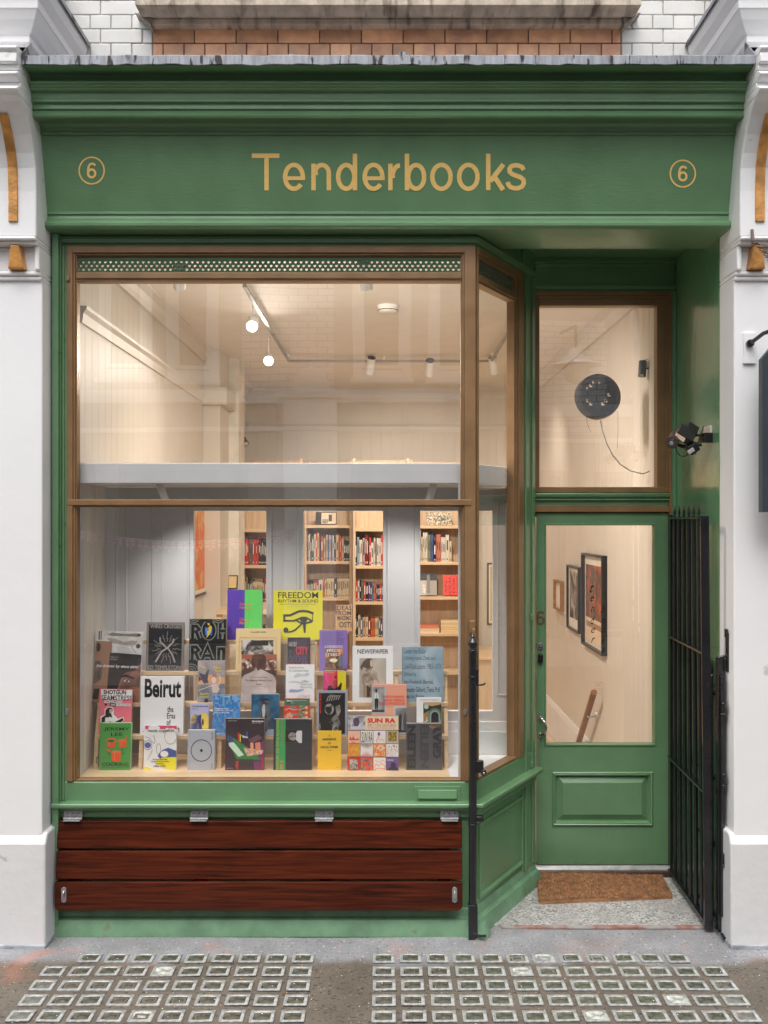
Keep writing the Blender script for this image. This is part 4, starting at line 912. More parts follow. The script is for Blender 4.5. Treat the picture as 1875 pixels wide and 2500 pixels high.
b = MB(); cpoly = [(-1.7,.061),(.425,.061),(.80,.70),(.80,.765),(1.7,.765),(1.7,YB+.1),(-1.7,YB+.1)]; b.add([(x, y, z) for z in (ZC, ZC+.03) for x, y in cpoly], [tuple(range(7))[::-1], tuple(range(7, 14))]+[(i, (i+1) % 7, 7+(i+1) % 7, 7+i) for i in range(7)]); struct(b.build('shop_ceiling', CEIL))
b = MB(); boards(b, (XI0, .07), (XI0, YB), 0, ZC, (1, 0)); struct(b.build('wall_left', SHOPWALL))
b = MB(); boards(b, (XI1, YB), (XI1, YD+.06), 0, ZC, (-1, 0)); struct(b.build('wall_right', STAIRWALL))
b = MB(); boards(b, (XI0, YB), (XI1, YB), 0, ZC, (0, -1), .11); struct(b.build('wall_back', SHOPWALL))
b = MB()
cp = [(0,0),(.0,.10),(.09,.10),(.085,.085),(.05,.06),(.03,.03),(.022,.0)]
b.sweep([(XI1-.001, YB-.001), (XI0+.001, YB-.001), (XI0+.001, .10)][::-1], [(-o_, 2.90+h) for o_, h in [(0,0),(.0,.08),(.035,.08),(.032,.065),(.018,.045),(.012,.0)]], m=None)
b.sweep([(XI0+.001, .2), (XI0+.001, YB-.001), (XI1-.001, YB-.001), (XI1-.001, .9)], [(o_, ZC-.10+h) for o_, h in cp])
b.sweep([(XI0+.001, .10), (XI0+.001, YB-.001), (XI1-.001, YB-.001)], [(o_, 2.90+h) for o_, h in [(0,0),(.0,.08),(.035,.08),(.032,.065),(.018,.045),(.012,.0)]])
struct(b.build('cornice_trim', SHOPWALL, None, 0))
b = MB(); b.box(XI0, XI0+.14, 3.2, 3.7, 0, ZC-.001); b.box(XI0, XI0+.20, 3.15, 3.75, 2.88, 3.02); struct(b.build('chimney_pillar', SHOPWALL, None, .004))
b = MB(); b.box(XI1-.022, XI1-.0005, .8, YB, .0, .27); b.prism_y([(XI1-.022,.27),(XI1-.0005,.27),(XI1-.0005,.31),(XI1-.012,.31)], .8, YB); struct(b.build('skirting_trim', WHITEP))
# handrail
hr = thing('handrail', 'wooden stair handrail on the pale boarded wall inside the door', 'handrail', None, (1.40, 2.0, .6))
b = MB(); b.tube([(1.457, 2.085, .753), (1.457, 2.12, .722), (1.457, 3.2, -.26)], .022, seg=14); rel(hr, b, 'rail', mat('rail_wood', (.26,.11,.05), rough=.35, var=.2))
b = MB(); b.cyl((1.529, 2.31, .545), (1.515, 2.31, .545), .022); b.tube([(1.52, 2.31, .545), (1.468, 2.30, .53), (1.457, 2.28, .545)], .006); rel(hr, b, 'bracket', WHITEP)
# framed pictures
def picture(lab, wall, zA, zB, h0, h1, fm, arts, thick=.03, fw=.016, cat='framed picture', grp=None):
    "wall: function (u 0..1, depth out, height) -> point"
    ctr = wall(.5, 0, h0); root = thing('framed_picture', lab, cat, grp, ctr)
    L_ = (wall(1, 0, 0)-wall(0, 0, 0)).length
    def add_rect(b, u0, u1, a0, a1, o0, o1, m=None):
        vs = [wall(u, o, h) for o in (o0, o1) for u, h in ((u0, a0), (u1, a0), (u1, a1), (u0, a1))]
        b.add(vs, [(0,3,2,1),(4,5,6,7),(0,1,5,4),(1,2,6,5),(2,3,7,6),(3,0,4,7)], m)
    e = fw/L_; b = MB()
    add_rect(b, 0, e, h0, h1, 0, thick); add_rect(b, 1-e, 1, h0, h1, 0, thick); add_rect(b, e, 1-e, h1-fw, h1, 0, thick-.0003); add_rect(b, e, 1-e, h0, h0+fw, 0, thick-.0003)
    rel(root, b, 'frame', fm, 0, 0)
    b = MB(); add_rect(b, e, 1-e, h0+fw, h1-fw, .001, .012, ink((225,218,205)))
    for i, (u0, v0, u1, v1, m_) in enumerate(arts):
        hh = h1-h0-2*fw; k = .0124+.0004*i
        vs = [wall(e+(1-2*e)*u, k, h0+fw+hh*v) for u, v in ((u0, v0), (u1, v0), (u1, v1), (u0, v1))]; b.add(vs, [(0,1,2,3)], m_)
    rel(root, b, 'print', ink((225,218,205)), 0, 0)
    return root
def rwall(zA, zB): return lambda u, o, h: Vector((XI1-o, (zA+(zB-zA)*u)*1.041-D, H0-(H0-h)*1.041))
BLKF = mat('black_frame', (.012,.010,.010), rough=.35)
OAK = mat('oak_frame', (.32,.17,.08), rough=.45, var=.15, vscale=20)
picture('small oak framed white picture, furthest along the stair wall inside the door', rwall(8.0, 7.68), 0, 0, 1.20, 1.445, OAK, [(.22,.12,.78,.88, ink((240,236,228)))], .035)
picture('black framed black and white street photograph between the oak picture and orange poster', rwall(7.45, 7.0), 0, 0, 1.10, 1.595, BLKF, [(.10,.16,.90,.94, photo((30,28,28),(190,180,165),9,(95,90,85)))], .03)
picture('tall black framed orange and grey poster seen behind the door lettering', rwall(6.85, 6.2), 0, 0, 1.05, 1.71, BLKF, [(.04,.30,.96,.90, photo((86,78,72),(206,92,58),7,(140,96,78),2,.46,.62)), (.04,.03,.96,.29, ink((218,196,170))), (.10,.20,.9,.26, ink((150,120,100)))], .04)
lwall = lambda u, o, h: Vector((XI0+o, (7.05+.85*u)-D, h))
picture('tall orange and yellow abstract poster at the edge of the first partition opening', lwall, 0, 0, 1.35, 2.15, BLKF, [(.04,.04,.96,.96, photo((222,95,45),(214,190,110),5,(226,120,60),2))], .025)
bw = lambda x0, x1: (lambda u, o, h: Vector((x0+(x1-x0)*u, YB-o, h)))
picture('thin black framed picture seen through the splayed side window', bw(X(1189, YB), X(1260, YB)), 0, 0, H0-(1525-CY)*10/F, H0-(1374-CY)*10/F, BLKF, [(.06,.04,.94,.96, ink((196,170,110)))], .02)
# pine cabinet and stair panel seen by the side window
cb = thing('pine_cabinet', 'knotty pine cabinet panel low behind the side window', 'cabinet', None, (X(1190, 4.6), 4.8, 0))
b = MB(); x0, x1 = X(1146, 4.6), XI1-.01; b.box(x0, x1, 4.6, 5.4, 0, Z(1612, 4.6)); rel(cb, b, 'carcass', PINEV, .003, 0)
b = MB(); b.box(x0-.01, x1, 4.58, 5.42, Z(1612, 4.6)+.001, Z(1612, 4.6)+.03); rel(cb, b, 'top', PINE, .003, 0)

# ------------------------------------------------------------------ display window joinery
YP = .52; zfl = .713
dp = thing('display_partition', 'off white panelled screen with tall openings behind the window books', 'partition', None, (-.3, YP, 0))
zo1, zo0 = Z(1247, YP), Z(1736, YP)
XS0, XS1 = X(236, YP), X(1249, YP)
ops = [(X(473, YP), X(650, YP)), (X(741, YP), X(935, YP)), (X(1026, YP), X(1203, YP))]
b = MB(); edges = [XS0-.06]+[v for o_ in ops for v in o_]+[XS1]
for i in range(0, len(edges), 2):
    x0, x1 = edges[i], edges[i+1]; b.box(x0, x1, YP, YP+.035, zfl, 2.118)
    if x1-x0 > .12: b.box(x0+.03, x1-.03, YP-.006, YP, zo0+.05, zo0+.055); 
    n_ = max(1, int((x1-x0)/.18))
    for k in range(n_):
        a = x0+(x1-x0)*k/n_+.022; c = x0+(x1-x0)*(k+1)/n_-.022
        b.moulded(a, c, 1.02, 2.04, [(0, YP-.0003), (0, YP-.007), (.006, YP-.007), (.012, YP-.001)])
for x0, x1 in ops: b.box(x0, x1, YP, YP+.035, zo1, 2.118); b.box(x0, x1, YP, YP+.035, zfl, zo0)
rel(dp, b, 'screen', GREYWHITE, .0015, 0)
b = MB(); zr1, zr0_ = 2.218, 2.120
roof = [(XI0+.01, .055), (.395, .055), (.66, .46), (.66, .56), (XI0+.01, .56)]
n5 = len(roof); b.add([(x, y, z) for z in (zr0_, zr1) for x, y in roof], [tuple(range(n5))[::-1], tuple(range(n5, 2*n5))]+[(i, (i+1) % n5, n5+(i+1) % n5, n5+i) for i in range(n5)]); rel(dp, b, 'canopy_board', WHITEP, .004, 0)
b = MB(); b.add([(XI0+.015, .045, zfl), (XS0-.0, YP, zfl), (XS0, YP, zr0_-.001), (XI0+.015, .045, zr0_-.001), (XI0, .045, zfl), (XS0-.03, YP, zfl), (XS0-.03, YP, zr0_-.001), (XI0, .045, zr0_-.001)], [(0,1,2,3),(4,7,6,5),(0,3,7,4)]); rel(dp, b, 'side_lining', GREYWHITE, 0, 0)
b = MB(); b.box(X(1119, .045), X(1126, .045)+.006, .042, .06, zfl, zr0_-.001); b.box(X(187,.045)+0, X(187,.045)+.012, .042, .06, zfl, zr0_-.001); rel(dp, b, 'inner_bead', WHITEP, .001, 0)
b = MB(); xw = X(1100, .05)
b.add([(XI0+.01, .042, zfl), (xw, .042, zfl), (xw-.01, YP, zfl), (XI0+.0, YP, zfl), (XI0+.01, .042, zfl-.02), (xw, .042, zfl-.02)], [(0,1,2,3), (4,5,1,0)]); rel(dp, b, 'display_floor', PINE, 0, 0)
b = MB(); b.add([(xw, .042, zfl-.001), (B_[0]-.005, .042, zfl-.001), (.76, .64, zfl-.001), (xw-.01, .64, zfl-.001), (xw, .042, zfl-.03), (.42, .042, zfl-.03)], [(0,1,2,3), (4,5,1,0)])
b.box(xw, .66, YP-.02, YP, zfl, zfl+.12); b.box(xw, .66, YP-.012, YP, zfl+.12, zfl+.17); rel(dp, b, 'side_floor', WHITEP, 0, 0)
# stepped display rack
rk = thing('display_rack', 'stepped pale pine ladder rack holding the window books', 'display rack', None, (-.6, .3, zfl))
TIER = [(.205, zfl), (.255, Z(1793, .255)), (.305, Z(1713, .305)), (.355, Z(1637, .355)), (.405, Z(1561, .405))]
for i, (yt, zt4) in enumerate(TIER[1:], 1):
    b = MB(); x0, x1 = (X(345, yt), X(768, yt)) if i == 4 else (X(240, yt), X(1094, yt))
    b.box(x0, x1, yt-.018, yt+.031, zt4-.022, zt4-.001); rel(rk, b, 'ledge', PINE, .0015, 0)
for px_, top in ((244, 2), (352, 4), (541, 4), (762, 4), (968, 3), (1088, 3)):
    b = MB(); x = X(px_, .3)
    pr = [(TIER[0][0]+.02, zfl), (.49, zfl), (.49, TIER[top][1]-.024)]+[(TIER[k][0]-.012, TIER[k][1]-.024) for k in range(top, 0, -1)]
    b.prism_x(pr, x-.010, x+.010); rel(rk, b, 'upright', PINE, .001, 0)

# ------------------------------------------------------------------ books in the window
CROP = {'A': (160, 1480, .2411), 'B': (500, 1420, .21697), 'C': (800, 1520, .21700)}
WH = (238,236,232); BK = (22,22,24)
def book(crop, x0, y0, x1, y1, tier, lab, cover, art, thick=.016, tl=0, tr=0, pages=(232,228,218), name='book', spine=None, lean=4):
    "x0..y1: cover rectangle in crop units; tl/tr: extra x shift of the top edge (a crooked book)"
    ox, oy, s = CROP[crop]; yt, zb4 = TIER[tier]; z = yt-.012+D; k = s*z/F; w = (x1-x0)*k; cx = (ox+s*(x0+x1)/2-CX)*z/F
    base_y = oy+s*y1; top = H0-(oy+s*y0-CY)*(z+.02)/F; h = (top-zb4)/math.cos(R(lean))
    root = thing('book', lab, 'book', 'books displayed face out in the shop window', (cx, yt-.015, zb4))
    root.rotation_euler = (-R(lean), math.atan2((tl+tr)/2*k, h), 0)
    sc = h/(y1-y0); sx = w/(x1-x0)
    def U(x, y): return ((x-x0)*sx-w/2, (y1-y)*sc)
    cm = ink(cover) if isinstance(cover, tuple) else cover
    b = MB(); e = .0015
    b.box(-w/2, w/2, 0, .002, 0, h, cm); b.box(-w/2, w/2, thick-.002, thick, 0, h, cm)
    b.box(-w/2, -w/2+.002, .002, thick-.002, 0, h, ink(spine) if spine else cm)
    lay = 0
    for a in art:
        lay += 1; yy = -.0004-.00012*lay; t = a[0]
        if t == 'r':
            (u0, v1), (u1, v0) = U(max(a[1], x0), max(a[2], y0)), U(min(a[3], x1), min(a[4], y1)); b.add([(u0, yy, v0), (u1, yy, v0), (u1, yy, v1), (u0, yy, v1)], [(0,1,2,3)], a[5] if not isinstance(a[5], tuple) else ink(a[5]))
        elif t == 'e':
            n_ = 28; b.add([(U(a[1]+a[3]*math.cos(6.2832*i/n_), a[2]+a[4]*math.sin(6.2832*i/n_))[0], yy, U(a[1]+a[3]*math.cos(6.2832*i/n_), a[2]+a[4]*math.sin(6.2832*i/n_))[1]) for i in range(n_)], [tuple(range(n_))[::-1]], ink(a[5]) if isinstance(a[5], tuple) else a[5])
        elif t == 'p':
            pts = [U(min(max(x, x0), x1), min(max(y, y0), y1)) for x, y in a[1]]; b.add([(u, yy, v) for u, v in pts], [tuple(range(len(pts)))], ink(a[2]) if isinstance(a[2], tuple) else a[2])
        elif t == 's':
            v2, f2 = stroke2d(a[1], a[2]); v2 = [U(min(max(x, x0), x1), min(max(y, y0), y1)) for x, y in v2]
            b.add([(u, yy-(i % len(v2))*0, v) for i, (u, v) in enumerate(v2)], f2, ink(a[3]) if isinstance(a[3], tuple) else a[3])
        elif t == 't':
            o = a[7] if len(a) > 7 else {}
            vs, fs = text_geo(a[5], o.get('b', .0), o.get('i', 0)); r_ = o.get('r', 0); pts = []
            for u, v in vs:
                if r_ == 90: u, v = 1-v, u       # reads upwards
                elif r_ == -90: u, v = v, 1-u    # reads downwards
                pts.append(U(a[1]+(a[3]-a[1])*u, a[4]-(a[4]-a[2])*v))
            b.add([(u, yy, v) for u, v in pts], fs, ink(a[6]))
    b.build('cover', cm, root)
    b = MB(); b.box(-w/2+.002, w/2-e, .002, thick-.002, e, h-e); b.build('page_block', mat('paper_edges', (.70,.67,.60), rough=.8, vscale=3, stretch=(1,300,1), var=.12), root)
    return root
def wiggle(cx, cy, r, n, seed, amp=.35):
    rr = random.Random(seed); return [(cx+r*(1+rr.uniform(-amp, amp))*math.cos(6.283*i/n), cy+r*(1+rr.uniform(-amp, amp))*math.sin(6.283*i/n)) for i in range(n)]
GREYP = photo((60,58,58),(215,212,208),45,(130,128,126))
SEPIA = photo((70,58,48),(205,190,168),35,(140,122,104))
# bottom row on the display floor
O_ = (222,84,32)
def pot(cx, cy, w, h, lid=True): return [('p', [(cx-w/2, cy-h/2), (cx+w/2, cy-h/2), (cx+w/2*.92, cy+h/2), (cx-w/2*.92, cy+h/2)], O_), ('e', cx, cy-h/2, w/2, h*.16, (235,110,60)), ('e', cx, cy+h/2, w/2*.92, h*.12, O_), ('s', [(cx-w*.2, cy-h*.3), (cx-w*.2, cy+h*.45)], w*.06, (240,140,90))]
book('A', 342, 1180, 657, 1635, 0, 'green cookery hardback printed with orange copper pots', (72,150,68),
     [('t',385,1222,640,1262,'JEREMY',BK,{'b':.012}),('t',455,1272,575,1306,'LEE',BK,{'b':.012}),('s',[(445,1332),(400,1345),(400,1358),(440,1362)],6,O_),('s',[(470,1332),(520,1345),(518,1358),(478,1362)],6,O_)]
     +pot(458,1365,85,60)+[('e',458,1352,36,14,(40,110,50)),('p',[(430,1395),(486,1395),(500,1415),(416,1415)],O_)]+pot(575,1378,78,64)+[('s',[(600,1345),(625,1300)],10,O_)]+pot(513,1500,94,84)+[('s',[(470,1462),(402,1432)],14,O_),('e',440,1475,14,10,(50,120,55)),('e',585,1475,14,10,(50,120,55)),('e',575,1440,12,9,(50,120,55))]
     +[('t',370,1560,640,1596,'COOKING',BK,{'b':.012}),('t',370,1603,640,1614,'SIMPLY AND WELL, FOR ONE OR MANY',(30,80,35))], .030)
book('A', 790, 1205, 1120, 1637, 0, 'white paperback with swirling cartoon line drawings, blue cloud and yellow patch', (232,232,230),
     [('r',800,1205,1125,1240,(214,70,100)),('p',wiggle(1050,1300,78,16,3,.12),(236,236,236)),('p',wiggle(890,1245,60,12,5,.2),(236,236,236)),('p',[(930,1500),(980,1440),(1040,1420),(1120,1450),(1120,1520),(960,1530)],(62,84,150)),
      ('p',[(900,1560),(980,1515),(1120,1510),(1120,1637),(1000,1620)],(232,214,40)),('p',[(790,1600),(850,1612),(900,1637),(790,1637)],(232,214,80)),('e',830,1395,32,28,(74,92,160)),('s',wiggle(830,1395,45,14,8,.1)+[(870,1395)],4,(90,90,100)),('s',[(800,1310),(850,1330),(890,1380),(905,1365),(890,1300)],4,(120,110,130)),
      ('s',arc(1060,1310,60,75,0,360,24),4,(130,130,140)),('s',arc(940,1430,22,50,0,360,16),4,(120,110,130)),('s',[(830,1540),(850,1500),(880,1440)],4,(120,120,130)),('e',1000,1480,40,30,(236,236,236)),('s',arc(1000,1480,44,34,0,360,16),4,(110,110,130)),
      ('t',830,1240,1100,1274,'heads together',BK,{'b':.008}),('t',880,1525,1030,1540,'Weed and the',BK,{'b':.02}),('t',865,1546,1050,1562,'Underground Press',BK,{'b':.02}),('t',915,1567,1000,1582,'Syndicate',BK,{'b':.02}),('t',895,1589,1015,1606,'1965-1975',BK,{'b':.02})], .014)
book('A', 1234, 1250, 1508, 1640, 0, 'pale grey hardback with a thin black ring and central dot', (166,170,180),
     [('s',arc(1374,1449,104,104,0,360,48),7,BK),('e',1374,1449,14,14,BK),('t',1472,1272,1492,1340,'Earth',(110,112,120),{'r':90}),('t',1476,1572,1488,1628,'Mia Dudek',(70,72,78),{'r':90}),('s',[(1252,1254),(1252,1636)],2,(140,144,152))], .028)
book('B', 230, 1537, 668, 2093, 0, 'dark plum design book showing colourful furniture on a green slab', (48,36,44),
     [('p',[(230,1760),(300,1700),(560,1760),(668,1850),(668,2093),(230,2093)],(60,34,50)),('p',[(530,1900),(668,1760),(668,2093),(560,2093)],(110,48,96)),('p',[(245,1760),(320,1745),(560,1900),(620,1975),(360,1975)],(52,120,66)),('p',[(262,1770),(330,1800),(440,1930),(380,1950),(270,1830)],(190,216,196)),('p',[(240,1720),(300,1720),(320,1790),(262,1800)],(52,70,110)),
      ('p',[(300,1990),(640,1985),(640,2000),(300,2010)],(30,60,40)),('p',[(480,1770),(600,1710),(645,1750),(540,1800)],(104,74,84)),('p',[(430,1850),(660,1880),(640,1920),(480,1945)],photo((190,120,90),(235,215,195),90)),('p',[(510,1795),(545,1800),(550,1890),(515,1885)],(214,150,120)),('p',[(565,1800),(620,1790),(630,1880),(570,1885)],(206,130,104)),
      ('p',[(368,1690),(385,1688),(385,1780),(370,1770)],(190,50,50)),('p',[(390,1710),(403,1706),(403,1790),(390,1785)],(214,190,70)),('p',[(465,1680),(480,1676),(475,1735),(462,1730)],(60,90,160)),('p',[(405,1715),(485,1735),(485,1748),(430,1745)],(190,194,200)),('p',[(350,2000),(385,1990),(375,2090),(345,2060)],(160,50,60)),
      ('p',[(635,1960),(660,1920),(664,2080),(640,2080)],(150,40,60)),('s',[(240,1870),(320,1990),(290,2060)],8,(30,60,46)),('s',[(440,2010),(560,2075)],8,(40,40,44)),('s',[(430,2075),(540,2005)],6,(40,40,44)),('t',258,1552,358,1566,'Barbara Radice',(170,160,165),{'i':.2}),('t',528,1556,660,1574,'Ettore Sottsass',WH,{'b':.03}),('t',528,1578,632,1590,'Leben und Werk',(210,205,208)),('t',246,2066,318,2080,'August Verlag',(190,170,180))], .026, spine=(120,40,80))
book('B', 772, 1543, 1203, 2090, 0, 'charcoal hardback with a green strip and a small black and white face photograph', (42,44,50),
     [('r',798,1545,906,2090,(48,150,84)),('r',905,1668,1092,1800,(20,20,22)),('p',[(1040,1668),(1092,1668),(1092,1800),(1060,1800),(1000,1740)],(200,200,204)),('p',wiggle(985,1730,45,16,4,.1),photo((70,62,62),(196,182,176),120)),('s',[(950,1730),(1020,1725)],6,(60,50,50)),('s',[(910,1795),(1050,1795)],10,(60,60,66)),
      ('t',806,1556,832,2080,'MOUTH FULL OF GOLDS',(172,150,92),{'r':-90,'b':.03}),('t',846,1556,884,1840,'poems',(128,128,84),{'r':-90,'b':.02}),('t',850,1990,882,2080,'10',(196,112,80),{'r':-90,'b':.03}),('s',[(1172,1552),(1200,1548)],5,(170,172,176))], .028)
book('B', 1270, 1675, 1535, 2095, 0, 'plain yellow paperback handbook with small black capitals', (236,180,44),
     [('t',1394,1714,1412,1736,'A',BK,{'b':.02}),('t',1325,1752,1482,1776,'HANDBOOK',BK,{'b':.025}),('t',1386,1796,1418,1818,'OF',BK,{'b':.02}),('t',1304,1836,1500,1860,'DRUG TERMS',BK,{'b':.016}),('s',[(1380,1883),(1425,1883)],4,(110,80,30)),('t',1480,2062,1508,2068,'PRESS',(150,110,40))], .012)
sr = []
cells = [[(236,176,150),(224,220,212),(222,218,214),(190,176,160)], [(228,168,60),(220,216,212),(230,150,90),(224,220,218)], [(206,52,46),(214,96,60),(228,222,216),(110,84,140)]]
rr = random.Random(9)
for r_ in range(3):
    for c in range(4):
        xA, yA = 226+c*144, 1208+r_*144; sr.append(('r', xA, yA, xA+138, yA+138, cells[r_][c]))
SQ = [(226,1208,'M'),(370,1208,'s'),(514,1208,'w'),(658,1208,'i'),(226,1352,'o'),(370,1352,'d'),(514,1352,'f'),(658,1352,'p'),(226,1496,'r'),(370,1496,'g'),(514,1496,'l'),(658,1496,'v')]
for xA, yA, t in SQ:
    if t == 'M': sr += [('p',[(xA+15,yA+100),(xA+30,yA+60),(xA+45,yA+92),(xA+60,yA+55),(xA+80,yA+90),(xA+125,yA+85),(xA+125,yA+100)],(206,70,50)),('t',xA+40,yA+118,xA+86,yA+132,'ARKE',(206,60,50))]
    if t == 's': sr += [('t',xA+8,yA+12,xA+132,yA+130,'SUN RA',(50,48,48),{'i':.2})]
    if t == 'w': sr += [('e',xA+62,yA+34,14,20,(140,60,150)),('s',[(xA+50,yA+60),(xA+66,yA+100),(xA+100,yA+90),(xA+120,yA+120)],4,(214,110,130)),('s',[(xA+66,yA+54),(xA+30,yA+110),(xA+50,yA+130)],4,(214,90,90))]
    if t == 'i': sr += [('r',xA+24,yA+10,xA+118,yA+110,photo((150,60,40),(224,170,60),90,(90,130,60)))]
    if t == 'o': sr += [('r',xA+4,yA+4,xA+134,yA+132,photo((232,172,60),(220,130,60),60)),('s',[(xA+20,yA+30),(xA+60,yA+20),(xA+100,yA+40),(xA+70,yA+80),(xA+20,yA+90)],3,(206,110,70))]
    if t == 'd': 
        for k in range(9): sr += [('p',[(xA+4+k*14,yA+2),(xA+16+k*14,yA+2),(xA+10+k*14,yA+20+34*math.sin(math.pi*(k+.5)/9))],(130,124,128)),('p',[(xA+4+k*14,yA+138),(xA+16+k*14,yA+138),(xA+10+k*14,yA+118-46*math.sin(math.pi*(k+.5)/9))],(196,110,120))]
    if t == 'f': sr += [('r',xA+4,yA+12,xA+134,yA+134,photo((224,90,50),(240,228,210),50,(232,160,80),2))]
    if t == 'p':
        for k in range(46): x_, y_ = xA+8+rr.random()*120, yA+8+rr.random()*122; sr.append(('e', x_, y_, 3.5, 4.5, rr.choice([(60,50,90),(200,70,60),(210,110,130),(60,60,60)])))
    if t == 'r': sr += [('r',xA+22,yA+16,xA+114,yA+126,photo((70,72,70),(200,190,180),80))]
    if t == 'g': sr += [('r',xA+6,yA+22,xA+132,yA+138,photo((210,60,44),(70,100,160),55,(228,150,60))),('r',xA+24,yA+44,xA+114,yA+110,photo((230,110,40),(60,130,170),90,(210,60,40)))]
    if t == 'l': sr += [('s',[(xA+10,yA+110),(xA+30,yA+70),(xA+60,yA+90),(xA+90,yA+60),(xA+130,yA+90),(xA+120,yA+130)],5,(206,70,60)),('s',[(xA+20,yA+30),(xA+70,yA+50),(xA+110,yA+24),(xA+130,yA+50)],4,(206,80,60)),('s',[(xA+10,yA+130),(xA+60,yA+112),(xA+132,yA+122)],6,(206,60,50))]
    if t == 'v': sr += [('e',xA+80,yA+80,28,28,(44,36,60)),('p',[(xA+10,yA+138),(xA+40,yA+104),(xA+110,yA+100),(xA+138,yA+138)],(50,40,66)),('t',xA+10,yA+16,xA+84,yA+36,'SUN RA',(200,190,210),{'b':.02})]
book('C', 222, 1050, 798, 1636, 0, 'square jazz art book with a grid of twelve small record sleeves under red capitals', (98,84,80),
     [('r',226,1052,418,1200,photo((120,116,120),(226,224,226),30)),('r',421,1052,796,1200,(232,204,172)),('e',322,1115,36,50,(78,56,90)),('e',322,1132,24,34,(84,70,96)),('p',[(250,1198),(290,1160),(360,1160),(400,1198)],(190,190,200)),
      ('t',446,1072,764,1124,'SUN RA',(214,40,44),{'b':.05}),('t',446,1132,766,1166,'ART ON SATURN',(140,110,100),{'b':-.01}),('t',444,1174,762,1184,'THE ALBUM COVER ART OF SUN RAS SATURN LABEL',(214,70,60),{'b':.01})]+sr, .026)
DK = (40,40,44)
book('C', 884, 1130, 1286, 1638, 0, 'slate grey hardback with huge black vertical lettering', (76,76,82),
     [('t',898,1150,990,1618,'EILEEN',DK,{'r':90,'b':.05}),('t',1042,1148,1136,1618,'EILEEN',(58,58,62),{'r':-90,'b':.05}),('t',1182,1140,1276,1508,'GRAY',DK,{'r':90,'b':.05}),('p',[(1140,1160),(1190,1132),(1270,1140),(1240,1170),(1170,1190)],photo((76,70,66),(150,120,84),60))], .028)
# first step
book('A', 332, 840, 660, 1292, 1, 'pink and white zine collection with ragged black headline and seated figure', (226,112,128),
     [('p',[(345,842),(505,840),(510,850),(668,842),(668,945),(352,935)],WH),('t',370,846,600,890,'SHOTGUN',BK,{'b':.04}),('t',352,898,660,946,'SEAMSTRESS',BK,{'b':.018}),('r',384,950,564,974,WH),('t',392,953,558,970,'THE COMPLETE',BK,{'b':.01}),('p',[(440,970),(500,976),(498,1010),(438,1004)],BK),('t',448,982,492,1000,'ZINE',WH,{'b':.03}),('r',502,980,648,1004,WH),('t',506,984,642,1000,'COLLECTION',BK,{'b':.01}),('e',398,990,12,12,BK),
      ('p',[(352,1170),(350,1110),(392,1090),(388,1040),(420,1012),(465,1014),(485,1050),(480,1085),(530,1130),(580,1112),(592,1140),(560,1172)],WH),('p',[(360,1180),(362,1120),(398,1098),(398,1045),(425,1020),(460,1022),(474,1050),(455,1070),(470,1120),(440,1110),(430,1140),(480,1180)],BK),('p',[(438,1035),(462,1036),(470,1062),(452,1080),(438,1070)],(190,170,160)),('p',[(400,1120),(436,1118),(450,1180),(395,1180)],(225,222,220)),('p',[(500,1160),(575,1120),(586,1140),(540,1180)],BK)], .018, 8, 8)
book('A', 755, 710, 1192, 1297, 1, 'large white hardback with tall condensed black title', (236,236,238),
     [('t',795,733,1166,922,'Beirut',BK,{'b':.03}),('t',1028,1008,1090,1068,'the',BK,{'b':.01}),('t',1026,1076,1110,1132,'Eras',BK,{'b':.01}),('t',1022,1142,1066,1196,'of',BK,{'b':.01}),('t',1120,1222,1154,1262,'n',BK,{'b':.01}),('t',776,1254,796,1262,'the',BK)], .024)
book('A', 1260, 985, 1448, 1297, 1, 'pale lilac paperback with two overlapping yellow and blue masks', (176,176,206),
     [('t',1278,1000,1440,1016,'The Extreme Self',BK,{'b':.015}),('t',1280,1026,1340,1034,'Shumon Basar',(90,90,110)),('t',1280,1036,1344,1044,'Douglas Coupland',(90,90,110)),('p',[(1264,1150),(1280,1100),(1310,1088),(1345,1100),(1352,1245),(1264,1245)],photo((40,80,150),(230,190,60),20)),('p',[(1340,1100),(1385,1076),(1430,1085),(1448,1120),(1448,1245),(1375,1245),(1352,1200)],(232,196,90)),('p',[(1340,1100),(1375,1090),(1372,1150),(1385,1245),(1350,1245)],(46,60,110)),('e',1322,1186,13,17,(130,70,30)),('e',1390,1168,11,34,(110,60,30)),('s',[(1310,1136),(1336,1140)],4,(60,50,60))], .016)
bl_ = (40,124,196); blr = random.Random(4); art = []
for r_ in range(18):
    for c in range(14):
        if blr.random() < (.62 if 3 < r_ < 14 else .5): art.append(('r', 92+c*21.2, 1276+r_*24.4, 92+c*21.2+19, 1276+r_*24.4+22, blr.choice([bl_, bl_, (60,140,204)])))
book('B', 88, 1272, 394, 1720, 1, 'blue and grey gridded paperback about brutalist painting', (128,164,200), art+[('t',112,1410,272,1428,'Brutalism as Found',WH,{'b':.02}),('t',112,1434,322,1450,'Housing Form and Crisis',WH,{'b':.02}),('t',112,1456,282,1470,'Robin Hood Gardens',WH,{'b':.02}),('t',210,1276,285,1290,'Goldsmiths',WH,{'b':.02}),('t',124,1690,232,1706,'Nicholas Thoburn',WH,{'b':.02})], .014)
